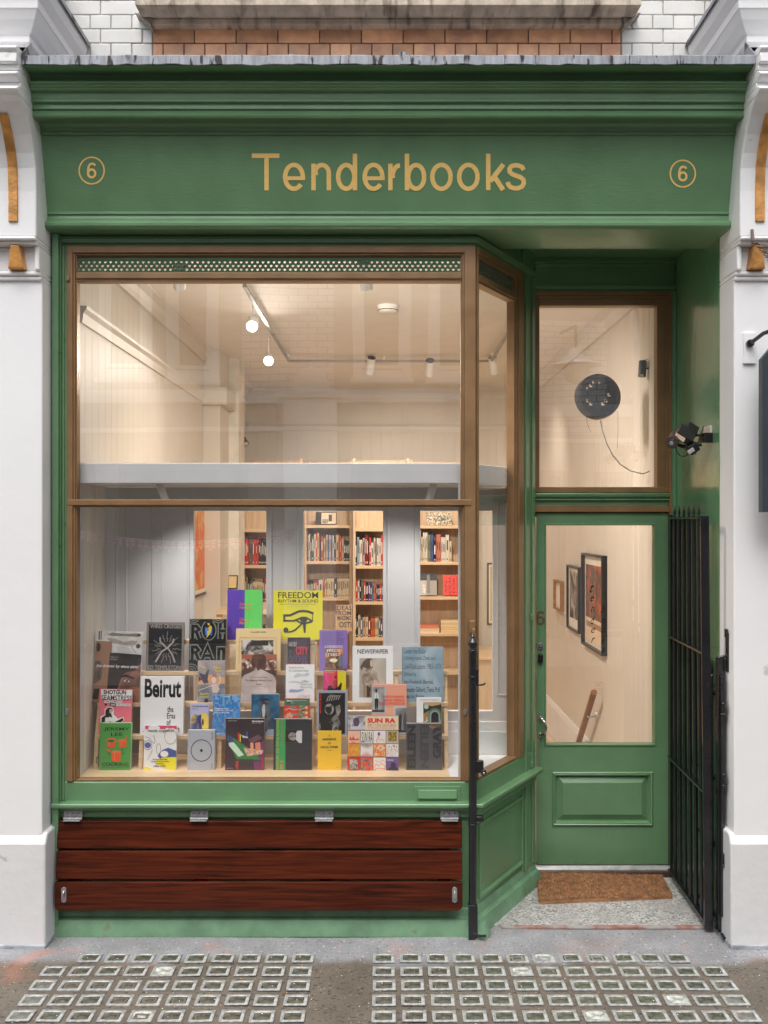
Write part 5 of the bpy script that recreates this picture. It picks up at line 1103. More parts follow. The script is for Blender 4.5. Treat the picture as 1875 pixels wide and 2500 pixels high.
book('B', 522, 1262, 832, 1720, 1, 'blue hardback with a large pewter grey vase on its cover', (34,84,116),
     [('r',522,1262,832,1720,photo((22,66,98),(60,116,150),14,None,1)),('p',[(525,1290),(560,1330),(540,1400),(530,1500),(524,1500)],(28,78,110)),('r',560,1655,832,1720,(150,164,180)),('p',[(622,1325),(728,1325),(720,1350),(712,1370),(728,1440),(742,1520),(740,1600),(712,1660),(690,1682),(650,1680),(620,1640),(604,1580),(606,1500),(628,1420),(640,1370),(628,1350)],photo((46,46,50),(120,122,128),16)),
      ('p',[(652,1380),(672,1375),(680,1450),(672,1520),(650,1520),(642,1440)],(176,178,184)),('e',675,1325,54,8,(30,32,36)),('e',733,1660,9,10,(206,110,40))], .034)
book('B', 892, 1312, 1178, 1720, 1, 'african textile patterned paperback with a green header', (190,74,54),
     [('r',892,1312,1178,1386,(74,110,86)),('t',920,1326,984,1344,'Sense',WH,{'b':.03}),('t',990,1328,1146,1340,'selected speeches and works',WH,{'b':.01}),('r',922,1350,960,1368,(40,70,50)),('t',966,1354,1000,1364,'SERIES',(200,210,200)),('r',892,1388,1050,1545,(206,60,46)),('r',1050,1388,1076,1545,photo((60,50,40),(200,160,90),100)),('r',1076,1388,1124,1545,photo((26,26,26),(196,180,160),80)),('r',1124,1388,1166,1545,(196,80,60)),
      ('e',1142,1412,16,15,(214,190,130)),('e',1142,1470,16,15,(214,190,130)),('e',1142,1524,16,15,(214,190,130)),('e',990,1410,38,14,(110,124,140)),('e',1010,1485,34,14,(110,124,140)),('s',[(900,1440),(950,1420),(1000,1440),(1040,1430)],9,(230,170,130)),('s',[(900,1480),(940,1500),(1000,1510)],9,(120,60,40)),('p',[(892,1500),(960,1460),(1000,1500),(960,1545),(892,1545)],photo((206,70,50),(230,190,150),70))], .014)
book('B', 1262, 1222, 1606, 1720, 1, 'grey bordered book with a dark photograph of hands and red japanese lettering', (150,154,164),
     [('r',1284,1250,1578,1705,(22,22,24)),('t',1290,1262,1312,1420,'面\n仮\nの\n本\n日',(196,40,50)) if 0 else ('t',1290,1258,1312,1480,'日\n本\nの\n仮\n面',(206,40,50),{'b':.01}),('t',1290,1590,1302,1672,'PHOTOGRAPHS',(190,190,190),{'r':90,'b':.01})]
     +[('s',[(1370+k*26,1345-k*4),(1385+k*26,1300-k*3),(1420+k*22,1268+k*2)],7,(170,166,160)) for k in range(6)]+[('e',1400,1430,52,62,photo((40,38,38),(170,164,158),30)),('e',1395,1440,34,40,(26,26,28)),('p',[(1470,1400),(1520,1380),(1530,1450),(1500,1520),(1530,1600),(1500,1640),(1450,1640),(1400,1580),(1440,1520),(1480,1480)],photo((30,29,30),(160,156,150),24)),('p',[(1440,1600),(1510,1600),(1500,1672),(1430,1690)],photo((40,38,38),(190,186,178),30))], .014)
book('C', 494, 692, 888, 1256, 1, 'salmon pink book with red capitals and two grey photographs of standing men', (236,156,130),
     [('r',496,716,656,1016,(176,178,184)),('r',500,722,640,1000,photo((126,124,124),(196,194,192),10)),('r',500,975,640,1002,(60,58,58)),('e',546,762,12,20,(30,30,32)),('p',[(530,790),(565,790),(575,850),(525,850)],(210,210,210)),('s',[(548,790),(548,850)],4,(30,30,34)),('p',[(528,850),(570,850),(564,972),(552,972),(550,880),(546,972),(534,972)],(28,28,32)),
      ('r',744,934,888,1250,(186,186,190)),('r',760,952,888,1225,photo((120,118,118),(196,194,192),10)),('p',[(800,1060),(815,1015),(835,1040),(832,1120),(825,1200),(808,1200)],(50,50,54)),('p',[(848,1080),(870,1000),(888,1040),(888,1195),(852,1195)],(74,74,78)),('r',760,1200,888,1225,(50,50,52)),
      ('t',644,816,866,844,'KEITH HARING,',(214,44,44),{'b':.012}),('t',636,856,866,882,'MUNA TSENG &',(214,44,44),{'b':.012}),('t',580,892,868,920,'TSENG KWONG CHI',(214,44,44),{'b':.012})], .018)
book('C', 1000, 838, 1280, 1256, 1, 'white paperback with a night landscape and green arch picture', (236,236,238),
     [('t',1036,858,1246,872,'Landscape as Protagonist',(80,80,84),{'b':.01}),('r',1076,890,1280,1132,(52,46,44)),('p',[(1076,890),(1280,890),(1280,912),(1180,935),(1076,915)],(186,150,110)),('p',[(1076,1020),(1130,990),(1280,1040),(1280,1132),(1076,1132)],(150,112,76)),('e',1110,940,26,26,(160,190,172)),
      ('p',arc(1206,1035,76,80,0,180,14)+[(1130,1132),(1282,1132)],(82,112,84)),('p',arc(1206,1040,58,62,0,180,14)+[(1148,1132),(1264,1132)],(130,150,150)),('p',arc(1206,1045,42,48,0,180,14)+[(1164,1132),(1248,1132)],(28,28,32)),('s',[(1100,1132),(1120,1060)],7,(214,206,180)),('s',[(1084,1110),(1136,1090)],5,(214,206,180)),('s',[(1264,1132),(1280,1080)],6,(214,206,180))], .012)
# second step
book('A', 268, 470, 735, 962, 2, 'tall collage magazine with drawn figures, a tan page and a close up eye', (66,58,56),
     [], .016, 22, 22) if 0 else None
book('A', 275, 256, 745, 962, 2, 'tilted tall collage book of drawn figures, a tan page and a close up eye', (206,204,202),
     [('r',310,256,765,470,photo((196,194,192),(222,220,218),20)),('p',[(385,290),(440,268),(560,280),(680,268),(720,290),(690,305),(560,300),(440,305)],(120,114,110)),('p',[(380,325),(470,330),(560,360),(640,340),(700,345),(680,385),(600,395),(520,385),(430,370)],(150,144,140)),('e',706,395,22,24,(80,74,70)),('e',708,285,20,16,(80,74,70)),('s',[(640,385),(660,440),(690,455)],8,(140,134,130)),('r',300,258,312,345,(30,30,32)),('r',322,256,330,345,(40,40,44)),
      ('r',275,358,442,962,(150,112,88)),('e',305,420,22,45,(40,36,36)),('p',[(275,560),(330,550),(360,640),(350,740),(300,780),(275,780)],photo((60,52,46),(140,110,92),24)),('p',[(285,835),(340,830),(330,940),(275,940)],(44,40,40)),
      ('p',[(424,470),(745,480),(745,962),(412,962)],(44,38,38)),('p',[(560,700),(600,660),(690,640),(745,560),(745,962),(510,962),(520,830)],photo((96,62,52),(168,118,100),12)),('p',[(552,700),(600,684),(690,712),(682,728),(600,704),(560,716)],(24,20,22)),('p',[(575,745),(610,730),(648,752),(610,764)],(206,190,180)),('e',612,748,14,12,(50,34,28)),('s',[(565,748),(600,724),(655,748)],5,(30,24,24)),('p',[(690,500),(730,500),(724,560),(680,545)],(40,60,110)),('p',[(470,470),(745,480),(700,560),(640,610),(560,640),(470,560)],(30,26,26)),
      ('t',296,588,722,626,'the drawer by vince aletti',WH,{'i':.25,'b':.012}),('t',432,508,512,520,'Single Vision',(190,190,190)),('t',432,530,506,544,'Full Misery',(190,190,190))], .018, 26, 26)
book('A', 1336, 547, 1612, 967, 2, 'pale misty paperback with a dark bird and red haired figure, yellow corner words', (160,152,160),
     [('r',1336,547,1612,967,photo((150,142,150),(188,176,170),10)),('p',[(1336,720),(1460,690),(1612,720),(1612,780),(1336,790)],(206,156,110)),('p',[(1336,800),(1612,780),(1612,967),(1336,967)],photo((120,124,136),(170,172,180),12)),('p',[(1346,665),(1380,680),(1410,690),(1440,640),(1452,638),(1436,740),(1450,770),(1400,780),(1370,730)],(72,66,80)),('p',[(1345,690),(1375,740),(1345,760)],(72,66,80)),
      ('e',1508,705,22,26,(176,110,84)),('e',1500,745,24,34,(222,196,184)),('p',[(1475,790),(1530,780),(1560,830),(1540,880),(1490,870)],(206,186,178)),('s',[(1560,700),(1565,760),(1545,800)],12,(216,192,180)),('s',[(1345,850),(1420,822),(1480,800)],10,(206,186,178)),('p',[(1405,940),(1440,930),(1445,967),(1410,967)],(50,50,60)),
      ('t',1368,600,1416,628,'The',(226,200,60),{'b':.02}),('t',1496,602,1578,630,'Other',(226,200,60),{'b':.02}),('t',1512,636,1578,662,'Side',(226,200,60),{'b':.02}),('t',1362,870,1460,896,'Jennifer',(226,200,60),{'b':.02}),('t',1362,902,1448,928,'Higgie',(226,200,60),{'b':.02}),('t',1512,872,1572,882,'A Journey',BK)], .014)
book('B', 410, 818, 803, 1350, 2, 'photo book showing a person from behind in a white printed shirt', (150,96,72),
     [('r',410,818,803,870,(160,90,66)),('r',410,870,803,990,photo((60,36,28),(232,220,206),34,(130,70,50))),('r',410,990,803,1062,(72,50,46)),('p',[(410,1350),(412,1100),(440,1050),(520,1015),(560,985),(640,985),(690,1010),(770,1050),(800,1110),(803,1350)],photo((190,172,166),(216,202,196),8)),('p',[(530,830),(560,818),(660,818),(686,850),(684,940),(672,990),(640,960),(600,1000),(570,960),(540,1010),(524,960),(520,880)],photo((60,34,24),(110,66,46),26)),
      ('s',[(430,1150),(440,1250),(436,1350)],3,(170,150,146)),('s',[(770,1150),(760,1250),(766,1350)],3,(170,150,146)),('t',512,1064,702,1082,'Martin Kippenberger',(90,74,72)),('t',452,1096,756,1122,'The Magical Misery Tour',(90,70,68),{'b':.012}),('t',580,1138,640,1158,'Brazil',(80,60,60),{'b':.012}),('t',510,1168,710,1178,'December 17, 1985 - March 12, 1986',(120,100,98))], .014)
book('B', 910, 930, 1232, 1356, 2, 'white paperback with soft grey blue brush strokes', (234,234,236),
     [('t',944,952,1114,978,'Daphne Oram',(120,118,100)),('t',944,986,1164,1010,'An Individual Note',(120,118,100)),('p',[(1000,1060),(1040,1025),(1110,1040),(1150,1020),(1180,1035),(1150,1060),(1080,1058),(1010,1080)],(186,190,198)),('p',[(935,1132),(1000,1110),(1080,1125),(1130,1105),(1150,1125),(1080,1140),(1000,1130)],(196,198,204)),('p',[(944,1228),(970,1206),(1040,1216),(1112,1205),(1110,1224),(1040,1240),(960,1244)],(150,160,196)),('s',arc(1090,1310,42,40,10,170,12)+[(1130,1290),(1190,1275)],12,(206,208,214)),
      ('t',1092,1104,1172,1132,'of Music,',(130,128,112),{'i':.3}),('t',1076,1140,1208,1162,'Sound and',(130,128,112)),('t',1076,1172,1208,1194,'Electronics',(130,128,112))], .012)
book('B', 1335, 975, 1588, 1352, 2, 'small magenta and yellow split paperback with tinted photographs', (90,60,40),
     [('r',1337,1000,1405,1222,(206,30,110)),('r',1405,1000,1494,1222,(206,34,60)),('r',1494,1000,1588,1222,(206,190,30)),('r',1335,975,1588,1000,(110,84,50)),('t',1345,990,1572,1006,'Meditations in an Emergency',WH,{'b':.02}),('t',1345,1010,1450,1024,'Frank OHara',(214,180,50),{'b':.015}),('e',1470,1070,16,20,(120,16,36)),('p',[(1440,1110),(1490,1100),(1494,1180),(1440,1190)],(150,20,44)),('p',[(1380,1222),(1385,1170),(1420,1160),(1450,1200),(1500,1180),(1530,1130),(1545,1140),(1530,1222)],(36,16,24)),('s',[(1360,1030),(1380,1130)],10,(226,70,140))], .012)
book('C', 278, 262, 735, 900, 2, 'large white magazine headed in thin capitals over a sepia nude photograph', (234,232,228),
     [('t',334,298,684,350,'NEWSPAPER',(56,44,36),{'b':.012}),('r',356,400,658,844,photo((176,166,152),(206,196,182),6)),('p',[(365,500),(400,440),(440,405),(490,405),(512,430),(510,500),(480,540),(440,520),(400,500),(380,540)],(76,62,52)),('p',[(476,425),(505,420),(514,450),(508,490),(492,505),(476,480)],(186,168,148)),('p',[(385,640),(388,560),(430,530),(480,505),(500,530),(555,560),(575,640),(580,690),(545,650),(520,640),(510,700),(515,842),(470,842),(460,760),(430,720),(405,680)],photo((120,102,86),(196,178,158),22)),
      ('p',[(385,640),(405,640),(430,720),(500,790),(500,830),(470,800),(410,740),(388,690)],(140,120,102)),('p',[(398,700),(450,760),(465,842),(400,842)],(150,130,112)),('p',[(440,700),(480,740),(470,842),(440,842)],(66,54,46))], .012)
book('C', 836, 272, 1304, 898, 2, 'silvery blue spiral bound book covered in large italic type', (146,170,182),
     [('r',836,272,1304,898,photo((132,160,176),(178,196,204),5)),('t',862,290,1108,350,'Under the Radar',(50,52,56),{'i':.25,'b':-.004}),('t',862,374,1216,436,'Underground Zines and',(50,52,56),{'i':.25,'b':-.004}),('t',862,462,1278,524,'Self-Publications 1965–1975',(50,52,56),{'i':.25,'b':-.004}),('t',864,556,998,618,'Edited by',(50,52,56)),('t',858,642,1190,704,'Jan-Frederik Bandel,',(50,52,56)),('t',858,728,1262,790,'Annette Gilbert, Tania Prill',(50,52,56)),('t',858,808,1086,866,'Spector Books',(50,52,56))]
     +[('s',[(826,286+k*19),(852,282+k*19)],5,(60,64,70)) for k in range(32)], .020)
# third step
book('A', 812, 162, 1192, 638, 3, 'dark book with grey border showing crossed cables and sparks', (124,114,108),
     [('r',836,182,1172,622,(34,34,36)),('t',850,182,1174,220,'WIRES CROSSED',(176,172,170),{'b':-.006}),('t',836,584,1164,620,'ED TEMPLETON',(176,172,170),{'b':-.006})]
     +[('s',[(950,310),(955,350),(1000,395),(1040,425),(1080,480),(1108,556)],15,(150,146,144)),('s',[(1092,322),(1080,360),(1030,410),(970,450),(940,500),(910,552)],15,(160,156,154))]
     +[('s',[(1022+math.cos(a)*60, 410+math.sin(a)*58), (1022+math.cos(a+.12)*90, 410+math.sin(a+.12)*88), (1022+math.cos(a-.03)*95, 410+math.sin(a-.03)*92), (1022+math.cos(a+.04)*(150 if k % 2 else 125), 410+math.sin(a+.04)*(160 if k % 2 else 130))], 5, (140,136,134)) for k, a in enumerate([-3.0,-2.7,-1.95,-1.57,-1.2,-.75,-.35,.1,.5,.95+.3,1.57,1.9,2.6,2.9])], .020, 3, 3)
sg_ = (122,126,120)
def inl(pts, w=30): return [('s', pts, w+22, sg_), ('s', pts, w, (20,20,22)), ('s', pts, 4, (20,20,22))]
rohan = [('p',[(1243,130),(1622,130),(1622,640),(1243,640)],(24,24,26))]
for cx_, cy_ in ((1300,250),(1300,455)):
    rohan += inl([(cx_-20,cy_+75),(cx_-20,cy_-50),(cx_+20,cy_-50),(cx_+45,cy_-20),(cx_+20,cy_+8),(cx_-6,cy_+8)])+inl([(cx_+18,cy_+8),(cx_+46,cy_+75)])
rohan += inl(arc(1445,240,52,75,0,360,20))+inl([(1560,165),(1560,325)])+inl([(1610,165),(1610,325)])+inl([(1560,245),(1610,245)])
rohan += inl([(1385,530),(1435,400),(1485,530)])+inl([(1410,490),(1460,490)])+inl([(1550,540),(1550,420),(1600,420),(1600,540)])
for k in range(3): rohan += [('s', arc(1275,640,20+26*k,20+24*k,0,180,12), 9, sg_), ('s', arc(1540,110,14+22*k,14+20*k,180,360,10), 8, sg_), ('s', arc(1290,110,14+22*k,14+20*k,180,360,10), 8, sg_)]
rohan += [('r',1406,208,1480,288,(34,104,196)),('r',1412,140,1478,210,(20,20,22)),('r',1408,288,1478,318,(20,20,22)),('p',[(1440,215),(1460,190),(1476,205),(1470,250),(1450,285),(1420,320),(1430,280),(1425,250),(1445,240)],(206,176,50)),('p',[(1430,165),(1450,172),(1455,160),(1452,190),(1436,188)],(206,176,50)),('s',[(1412,240),(1430,225)],6,(206,176,50))]
book('A', 1247, 130, 1618, 640, 3, 'black book filled with silver inline lettering around a small golden figure', (24,24,26), rohan, .022, 4, 4)
book('B', 348, 527, 850, 990, 3, 'large cream book with fine lettering and a monochrome photograph', (222,196,146),
     [('t',514,556,682,574,'CLAUDE NORI',(80,60,44),{'b':.01}),('t',395,620,795,634,'Un ete avec les photographes francais',(120,96,70),{'i':.2}),('s',[(388,632),(384,910)],3,(150,124,92)),('s',[(800,632),(804,900)],3,(150,124,92)),('r',410,652,770,815,photo((34,32,30),(220,214,206),22,(120,116,110))),('r',518,656,714,712,(38,36,36))], .022)
book('B', 930, 627, 1183, 990, 3, 'dark novel with red and purple vertical bars of lettering', (34,28,32),
     [('s',[(1010+k*26,640),(1006+k*26,925)],13,(84,62,92)) for k in range(6)]+[('t',945,675,1036,698,'GORE',(206,196,190)),('t',940,700,1034,722,'VIDAL',(206,196,190)),('t',1022,726,1166,812,'CITY',(206,40,44),{'b':.03}),('t',936,760,1000,900,'&',(90,80,86)),('t',1000,820,1160,895,'THE',(96,70,104),{'b':.02}),('t',938,905,1178,930,'PILLAR',(206,40,44),{'b':.03})], .018)
book('B', 1288, 545, 1604, 998, 3, 'purple book with dark small print and a glowing kitchen fire photograph', (130,104,172),
     [('t',1318,566,1546,582,'pot, hearth, wandsbury',(60,44,96)),('t',1318,588,1560,604,'school, allotment, garden',(60,44,96)),('t',1318,610,1530,624,'house to be central,',(60,44,96)),('t',1318,632,1570,648,'leisure centre, shopping',(60,44,96)),('t',1318,654,1560,670,'garden, arcades, warehouse',(60,44,96)),('t',1318,676,1572,690,'bridges, clubs, parties in park',(60,44,96)),('t',1318,698,1540,712,'stations, markets,',(60,44,96)),('r',1356,745,1552,975,photo((50,40,40),(236,160,80),26,(150,96,66),1.5)),('e',1450,880,46,22,(250,220,170)),('p',[(1510,850),(1552,820),(1552,960),(1500,940)],(96,112,124)),
      ('t',1352,712,1546,742,'LONDON',WH,{'b':.008}),('t',1372,756,1524,786,'FEEDS',WH,{'b':.008}),('t',1360,800,1530,830,'ITSELF',(226,220,206),{'b':.008})], .018)
# top step
book('B', 250, 92, 645, 640, 4, 'tall book split in violet and bright green halves', (88,62,160),
     [('r',447,92,645,640,(92,200,92)),('t',390,232,522,262,'Carmen',(232,120,80),{'b':.012}),('t',390,272,514,300,'Herrera',(232,120,80),{'b':.012}),('t',390,400,500,430,'Colour',(232,120,80),{'b':.012}),('t',390,440,484,470,'Me In',(232,120,80),{'b':.012})], .018)
EYE = (46,48,44)
book('B', 772, 97, 1322, 648, 4, 'large square yellow jazz art book with a black eye symbol', (226,214,38),
     [('t',822,116,1274,186,'FREEDOM',BK,{'b':.006}),('t',822,198,1276,234,'RHYTHM & SOUND',BK,{'b':.004}),('t',840,246,1250,264,'REVOLUTIONARY JAZZ COVER ART 1965-83',(140,130,50)),('t',916,274,1172,282,'compiled by Gilles Peterson and Stuart Baker',(150,140,60)),
      ('s',[(882,378),(960,376),(1010,352),(1060,332),(1110,328),(1160,334),(1222,356)],26,EYE),('s',[(893,372),(893,448)],22,EYE),('s',[(884,434),(1000,438),(1050,418),(1090,400),(1140,402),(1180,424),(1210,446)],20,EYE),('s',[(1030,432),(1060,452),(1100,462),(1150,460),(1205,446)],18,EYE),('s',[(1214,358),(1212,400),(1214,444)],8,EYE),('e',1112,424,40,30,EYE),
      ('p',[(1100,456),(1138,456),(1134,570),(1116,574)],EYE),('s',[(1100,462),(1060,500),(1020,536),(980,556),(930,562)],17,EYE),('e',912,540,28,30,EYE)], .022)
# letter on the glass at the lower left
q, _ = glasstext(None, 't', 237, 1855, 18, .0175, 0, .45, 6)
lt = q.build('glass_lettering', ink((15,15,15)), SF)

# ------------------------------------------------------------------ bookcases along the back
def case(x0p, x1p, Yc, shelves, lab, topz=2.55):
    x0, x1 = X(x0p, Yc), X(x1p, Yc); dep = .30; root = thing('bookcase', lab, 'bookcase', 'pine bookcases along the back wall', ((x0+x1)/2, Yc+dep/2, 0))
    for a in (x0, x1-.028):
        b = MB(); b.box(a, a+.028, Yc, Yc+dep, 0, topz); rel(root, b, 'side_panel', PINEV, .002, 0)
    b = MB(); b.box(x0+.028, x1-.028, Yc+dep-.012, Yc+dep, 0, topz); rel(root, b, 'back_panel', PINEV, 0, 0)
    for py in shelves:
        z = Z(py, Yc); b = MB(); b.box(x0+.028, x1-.028, Yc+.002, Yc+dep-.012, z-.030, z); rel(root, b, 'shelf', PINE, .002, 0)
    return x0, x1
YA, YBk = 4.98, 4.72
case(741, 860, YA, [1282, 1370, 1459, 1541, 1640], 'pine bookcase in the middle opening with darker crowded shelves')
case(861, 1000, YBk, [1290, 1381, 1469, 1557, 1650], 'slightly nearer pine bookcase beside the middle opening edge')
case(585, 739, YBk, [1292, 1380, 1470, 1560, 1650], 'pine bookcase in the first opening with the red spines')
case(1001, 1142, YA-.06, [1283, 1372, 1457, 1546, 1640], 'pine bookcase in the third opening with face out red book')
n_lab = {}
POSN = ['first','second','third','fourth','fifth','sixth','seventh','eighth','ninth','tenth','eleventh','twelfth','thirteenth','fourteenth','fifteenth','sixteenth','seventeenth','eighteenth','nineteenth','twentieth','twenty first','twenty second','twenty third','twenty fourth','twenty fifth','twenty sixth']
def cname(c):
    r_, g_, b_ = c
    if max(c)-min(c) < 28: return 'white' if r_ > 205 else 'grey' if r_ > 90 else 'black'
    if r_ > 200 and g_ > 180: return 'cream'
    if r_ > g_ and r_ > b_: return 'orange' if g_ > 85 and b_ < 90 else ('pink' if b_ > 110 else ('red' if r_ > 150 else 'dark red'))
    if b_ > g_: return 'purple' if r_ > g_+8 else ('navy' if b_ < 100 else 'blue')
    return 'green'
def spines(crop, row, Yc, base, lab):
    ox, oy, s = crop; z0 = Z(base, Yc); i = 0
    for x0, x1, yt_, n_, cols in row:
        for k in range(n_):
            c = cols[k % len(cols)]; a = X(ox+s*(x0+(x1-x0)*k/n_), Yc); e = X(ox+s*(x0+(x1-x0)*(k+1)/n_), Yc)-.0012
            top = Z(oy+s*(yt_+random.uniform(-2, 2)), Yc); y0 = Yc+.03+random.uniform(0, .015); dp_ = random.uniform(.15, .2)
            b = MB(); m_ = ink(c, .9); b.box(a, e, y0, y0+dp_, z0, top, m_)
            dark = sum(c) < 330; w_ = e-a
            lc = ink((225,220,210)) if dark else ink((60,50,50)); h_ = top-z0
            if w_ > .008:
                vs, fs = text_geo(random.choice(['THE MUSIC', 'ART NOW', 'PHOTO', 'ESSAYS', 'POEMS', 'SELECTED']) if 0 else 'IIIII', 0, 0) if 0 else (None, None)
                b.box(a+w_*.3, a+w_*.7, y0-.0006, y0, z0+h_*random.uniform(.35, .5), z0+h_*random.uniform(.7, .88), lc)
                b.box(a+w_*.3, a+w_*.7, y0-.0006, y0, z0+h_*.07, z0+h_*.13, lc)
            o = b.build('book', m_, None); me_c = Vector(((a+e)/2, y0, z0))
            o.data.transform(Matrix.Translation(-me_c)); o.location = me_c
            tag(o, '%s spine, %s book along the %s' % (cname(c), POSN[min(i, 25)], lab), 'book', 'books standing on the back shelves'); i += 1
c7 = (640, 1200, .3134); c6 = (160, 1200, .3014)
CRM = (214,196,160); RD = (206,62,44); OR = (214,104,50); GY = (120,112,106); NV = (44,50,84); BKK = (34,32,34); WHT = (222,214,202); PU = (96,60,120); GR = (50,110,80); TL = (90,140,160); LB = (150,180,200); DR = (120,34,34); OL = (130,136,96); PK = (206,60,80)
spines(c7, [(324,334,312,1,[OR]),(335,346,335,1,[CRM]),(347,358,345,1,[GY]),(359,372,333,1,[WHT]),(373,384,365,1,[PU]),(385,402,345,1,[GR]),(403,428,330,2,[WHT,RD]),(429,441,325,1,[CRM]),(442,456,350,2,[GY,BKK]),(457,472,350,1,[RD]),(473,497,365,3,[GY,CRM]),(498,508,337,1,[CRM]),(509,559,342,4,[(90,96,150),(196,188,180)]),(560,573,350,1,[BKK]),(574,594,338,1,[CRM]),(595,612,345,2,[PK,RD]),(613,634,368,2,[OR,CRM]),(636,660,385,2,[BKK]),(661,697,388,4,[NV,BKK])], YA, 1370, 'long shelf of the middle bookcase')
spines(c7, [(722,738,398,1,[BKK]),(740,755,355,1,[LB]),(757,780,378,2,[WHT]),(782,801,365,1,[(190,150,140)]),(803,826,338,2,[DR]),(827,832,370,1,[BKK]),(833,849,358,1,[RD]),(849,868,400,1,[WHT]),(870,892,362,2,[WHT,GY]),(893,910,365,1,[WHT]),(911,925,365,1,[WHT]),(926,940,335,1,[RD])], YBk, 1381, 'upper shelf of the nearer bookcase')
spines(c7, [(1210,1227,330,2,[CRM]),(1228,1237,300,1,[WHT]),(1240,1252,352,1,[CRM]),(1254,1290,320,3,[WHT]),(1292,1312,335,1,[OL]),(1314,1334,335,2,[(80,100,170)]),(1336,1358,390,1,[BKK]),(1359,1393,335,2,[(206,120,100)]),(1396,1432,355,3,[WHT]),(1433,1458,340,1,[WHT]),(1459,1478,390,1,[CRM])], YA-.06, 1372, 'upper shelf of the third opening bookcase')
spines(c7, [(322,353,690,3,[RD]),(355,397,695,4,[BKK]),(398,438,692,3,[(150,70,64)]),(439,470,692,1,[WHT]),(472,487,697,1,[OR]),(488,500,690,1,[CRM]),(503,560,680,4,[CRM]),(562,580,683,1,[NV]),(581,690,680,7,[CRM,(222,206,176)])], YA, 1459, 'second shelf of the middle bookcase')
spines(c7, [(722,728,690,1,[CRM]),(730,742,697,1,[RD]),(744,758,697,1,[WHT]),(759,771,697,1,[BKK]),(772,790,710,2,[GY]),(792,807,710,1,[RD]),(808,826,715,1,[BKK]),(828,856,717,2,[PU]),(857,872,713,1,[TL]),(873,890,727,1,[OR]),(891,917,730,3,[NV]),(918,930,715,1,[RD]),(931,940,720,1,[NV])], YBk, 1469, 'second shelf of the nearer bookcase')
spines(c7, [(724,746,975,2,[BKK]),(747,765,970,1,[CRM]),(766,782,983,1,[(40,110,160)]),(783,805,985,1,[(210,160,120)]),(806,825,985,1,[CRM]),(826,845,990,1,[DR]),(846,880,993,2,[OR]),(881,908,993,2,[CRM]),(909,922,990,1,[GR]),(923,938,1005,1,[PU])], YBk, 1557, 'third shelf of the nearer bookcase')
spines(c6, [(1432,1478,390,4,[RD]),(1479,1512,390,3,[GY]),(1513,1560,392,4,[RD,(220,70,50)]),(1562,1622,388,5,[BKK,(60,40,36)])], YBk, 1380, 'upper shelf of the first opening bookcase')
spines(c6, [(1428,1436,690,1,[WHT]),(1440,1482,695,4,[(206,190,110),BKK]),(1485,1513,720,2,[(90,84,64)]),(1515,1595,735,5,[CRM]),(1597,1622,705,2,[BKK,RD])], YBk, 1470, 'second shelf of the first opening bookcase')
spines(c6, [(1432,1640,1090,9,[RD,CRM,BKK,WHT,OR])], YBk, 1560, 'third shelf of the first opening bookcase')
# face-out items on the back shelves
def facebook(x0, y0, x1, y1, Yc, name, lab, cat, cover, art, thick=.02, leanf=.04, grp='face out books and prints on the back shelves'):
    z = Yc; a, e, t, bt = X(x0, z), X(x1, z), Z(y0, z), Z(y1, z); b = MB(); m_ = ink(cover) if isinstance(cover, tuple) else cover
    b.add([(a, z, bt), (e, z, bt), (e, z+leanf, t), (a, z+leanf, t), (a, z+thick, bt), (e, z+thick, bt), (e, z+thick+leanf, t), (a, z+thick+leanf, t)], [(0,1,2,3),(5,4,7,6),(0,4,5,1),(1,5,6,2),(2,6,7,3),(3,7,4,0)], m_)
    U = lambda u, v, l: (a+(e-a)*u, z-.0006*(l+1)+leanf*v, bt+(t-bt)*v)
    for l_, s_ in enumerate(art):
        if s_[0] == 'r': b.add([U(s_[1], s_[2], l_), U(s_[3], s_[2], l_), U(s_[3], s_[4], l_), U(s_[1], s_[4], l_)], [(0,1,2,3)], ink(s_[5]) if isinstance(s_[5], tuple) else s_[5])
        else:
            vs, fs = text_geo(s_[5], s_[7].get('b', 0) if len(s_) > 7 else 0); r_ = s_[7].get('r', 0) if len(s_) > 7 else 0
            pts = [((1-v, u) if r_ == 90 else (v, 1-u) if r_ == -90 else (u, v)) for u, v in vs]
            b.add([U(s_[1]+(s_[3]-s_[1])*u, s_[2]+(s_[4]-s_[2])*v, l_) for u, v in pts], fs, ink(s_[6]))
    o = b.build(name, m_); c = Vector(((a+e)/2, z, bt)); o.data.transform(Matrix.Translation(-c)); o.location = c
    return tag(o, lab, cat, grp)
p7 = lambda x, y: (640+.3134*x, 1200+.3134*y)
facebook(*p7(415,160), *p7(579,257), YA+.10, 'framed_print', 'dark framed print of a figure on the top shelf of the middle bookcase', 'print', (40,36,38), [('r',.28,.06,.97,.94,(214,194,164)),('r',.32,.1,.6,.45,photo((60,56,60),(206,190,164),20)),('r',.62,.25,.78,.8,(46,42,44))])
facebook(*p7(1283,162), *p7(1478,261), YA+.04, 'framed_print', 'black and cream patterned print on the top shelf of the third bookcase', 'print', photo((28,26,26),(214,196,156),26,None,3,.47,.53), [])
facebook(*p7(1228,640), *p7(1362,808), YA, 'book', 'grey and black art book standing face out on the third bookcase', 'book', (150,146,140), [('r',0,.68,1,1,(36,36,38)),('r',.02,0,.38,.68,(176,172,164)),('t',.18,.08,.34,.52,'ART',(240,240,236),{'r':90,'b':.02}),('r',.42,.1,.6,.95,(120,118,112))])
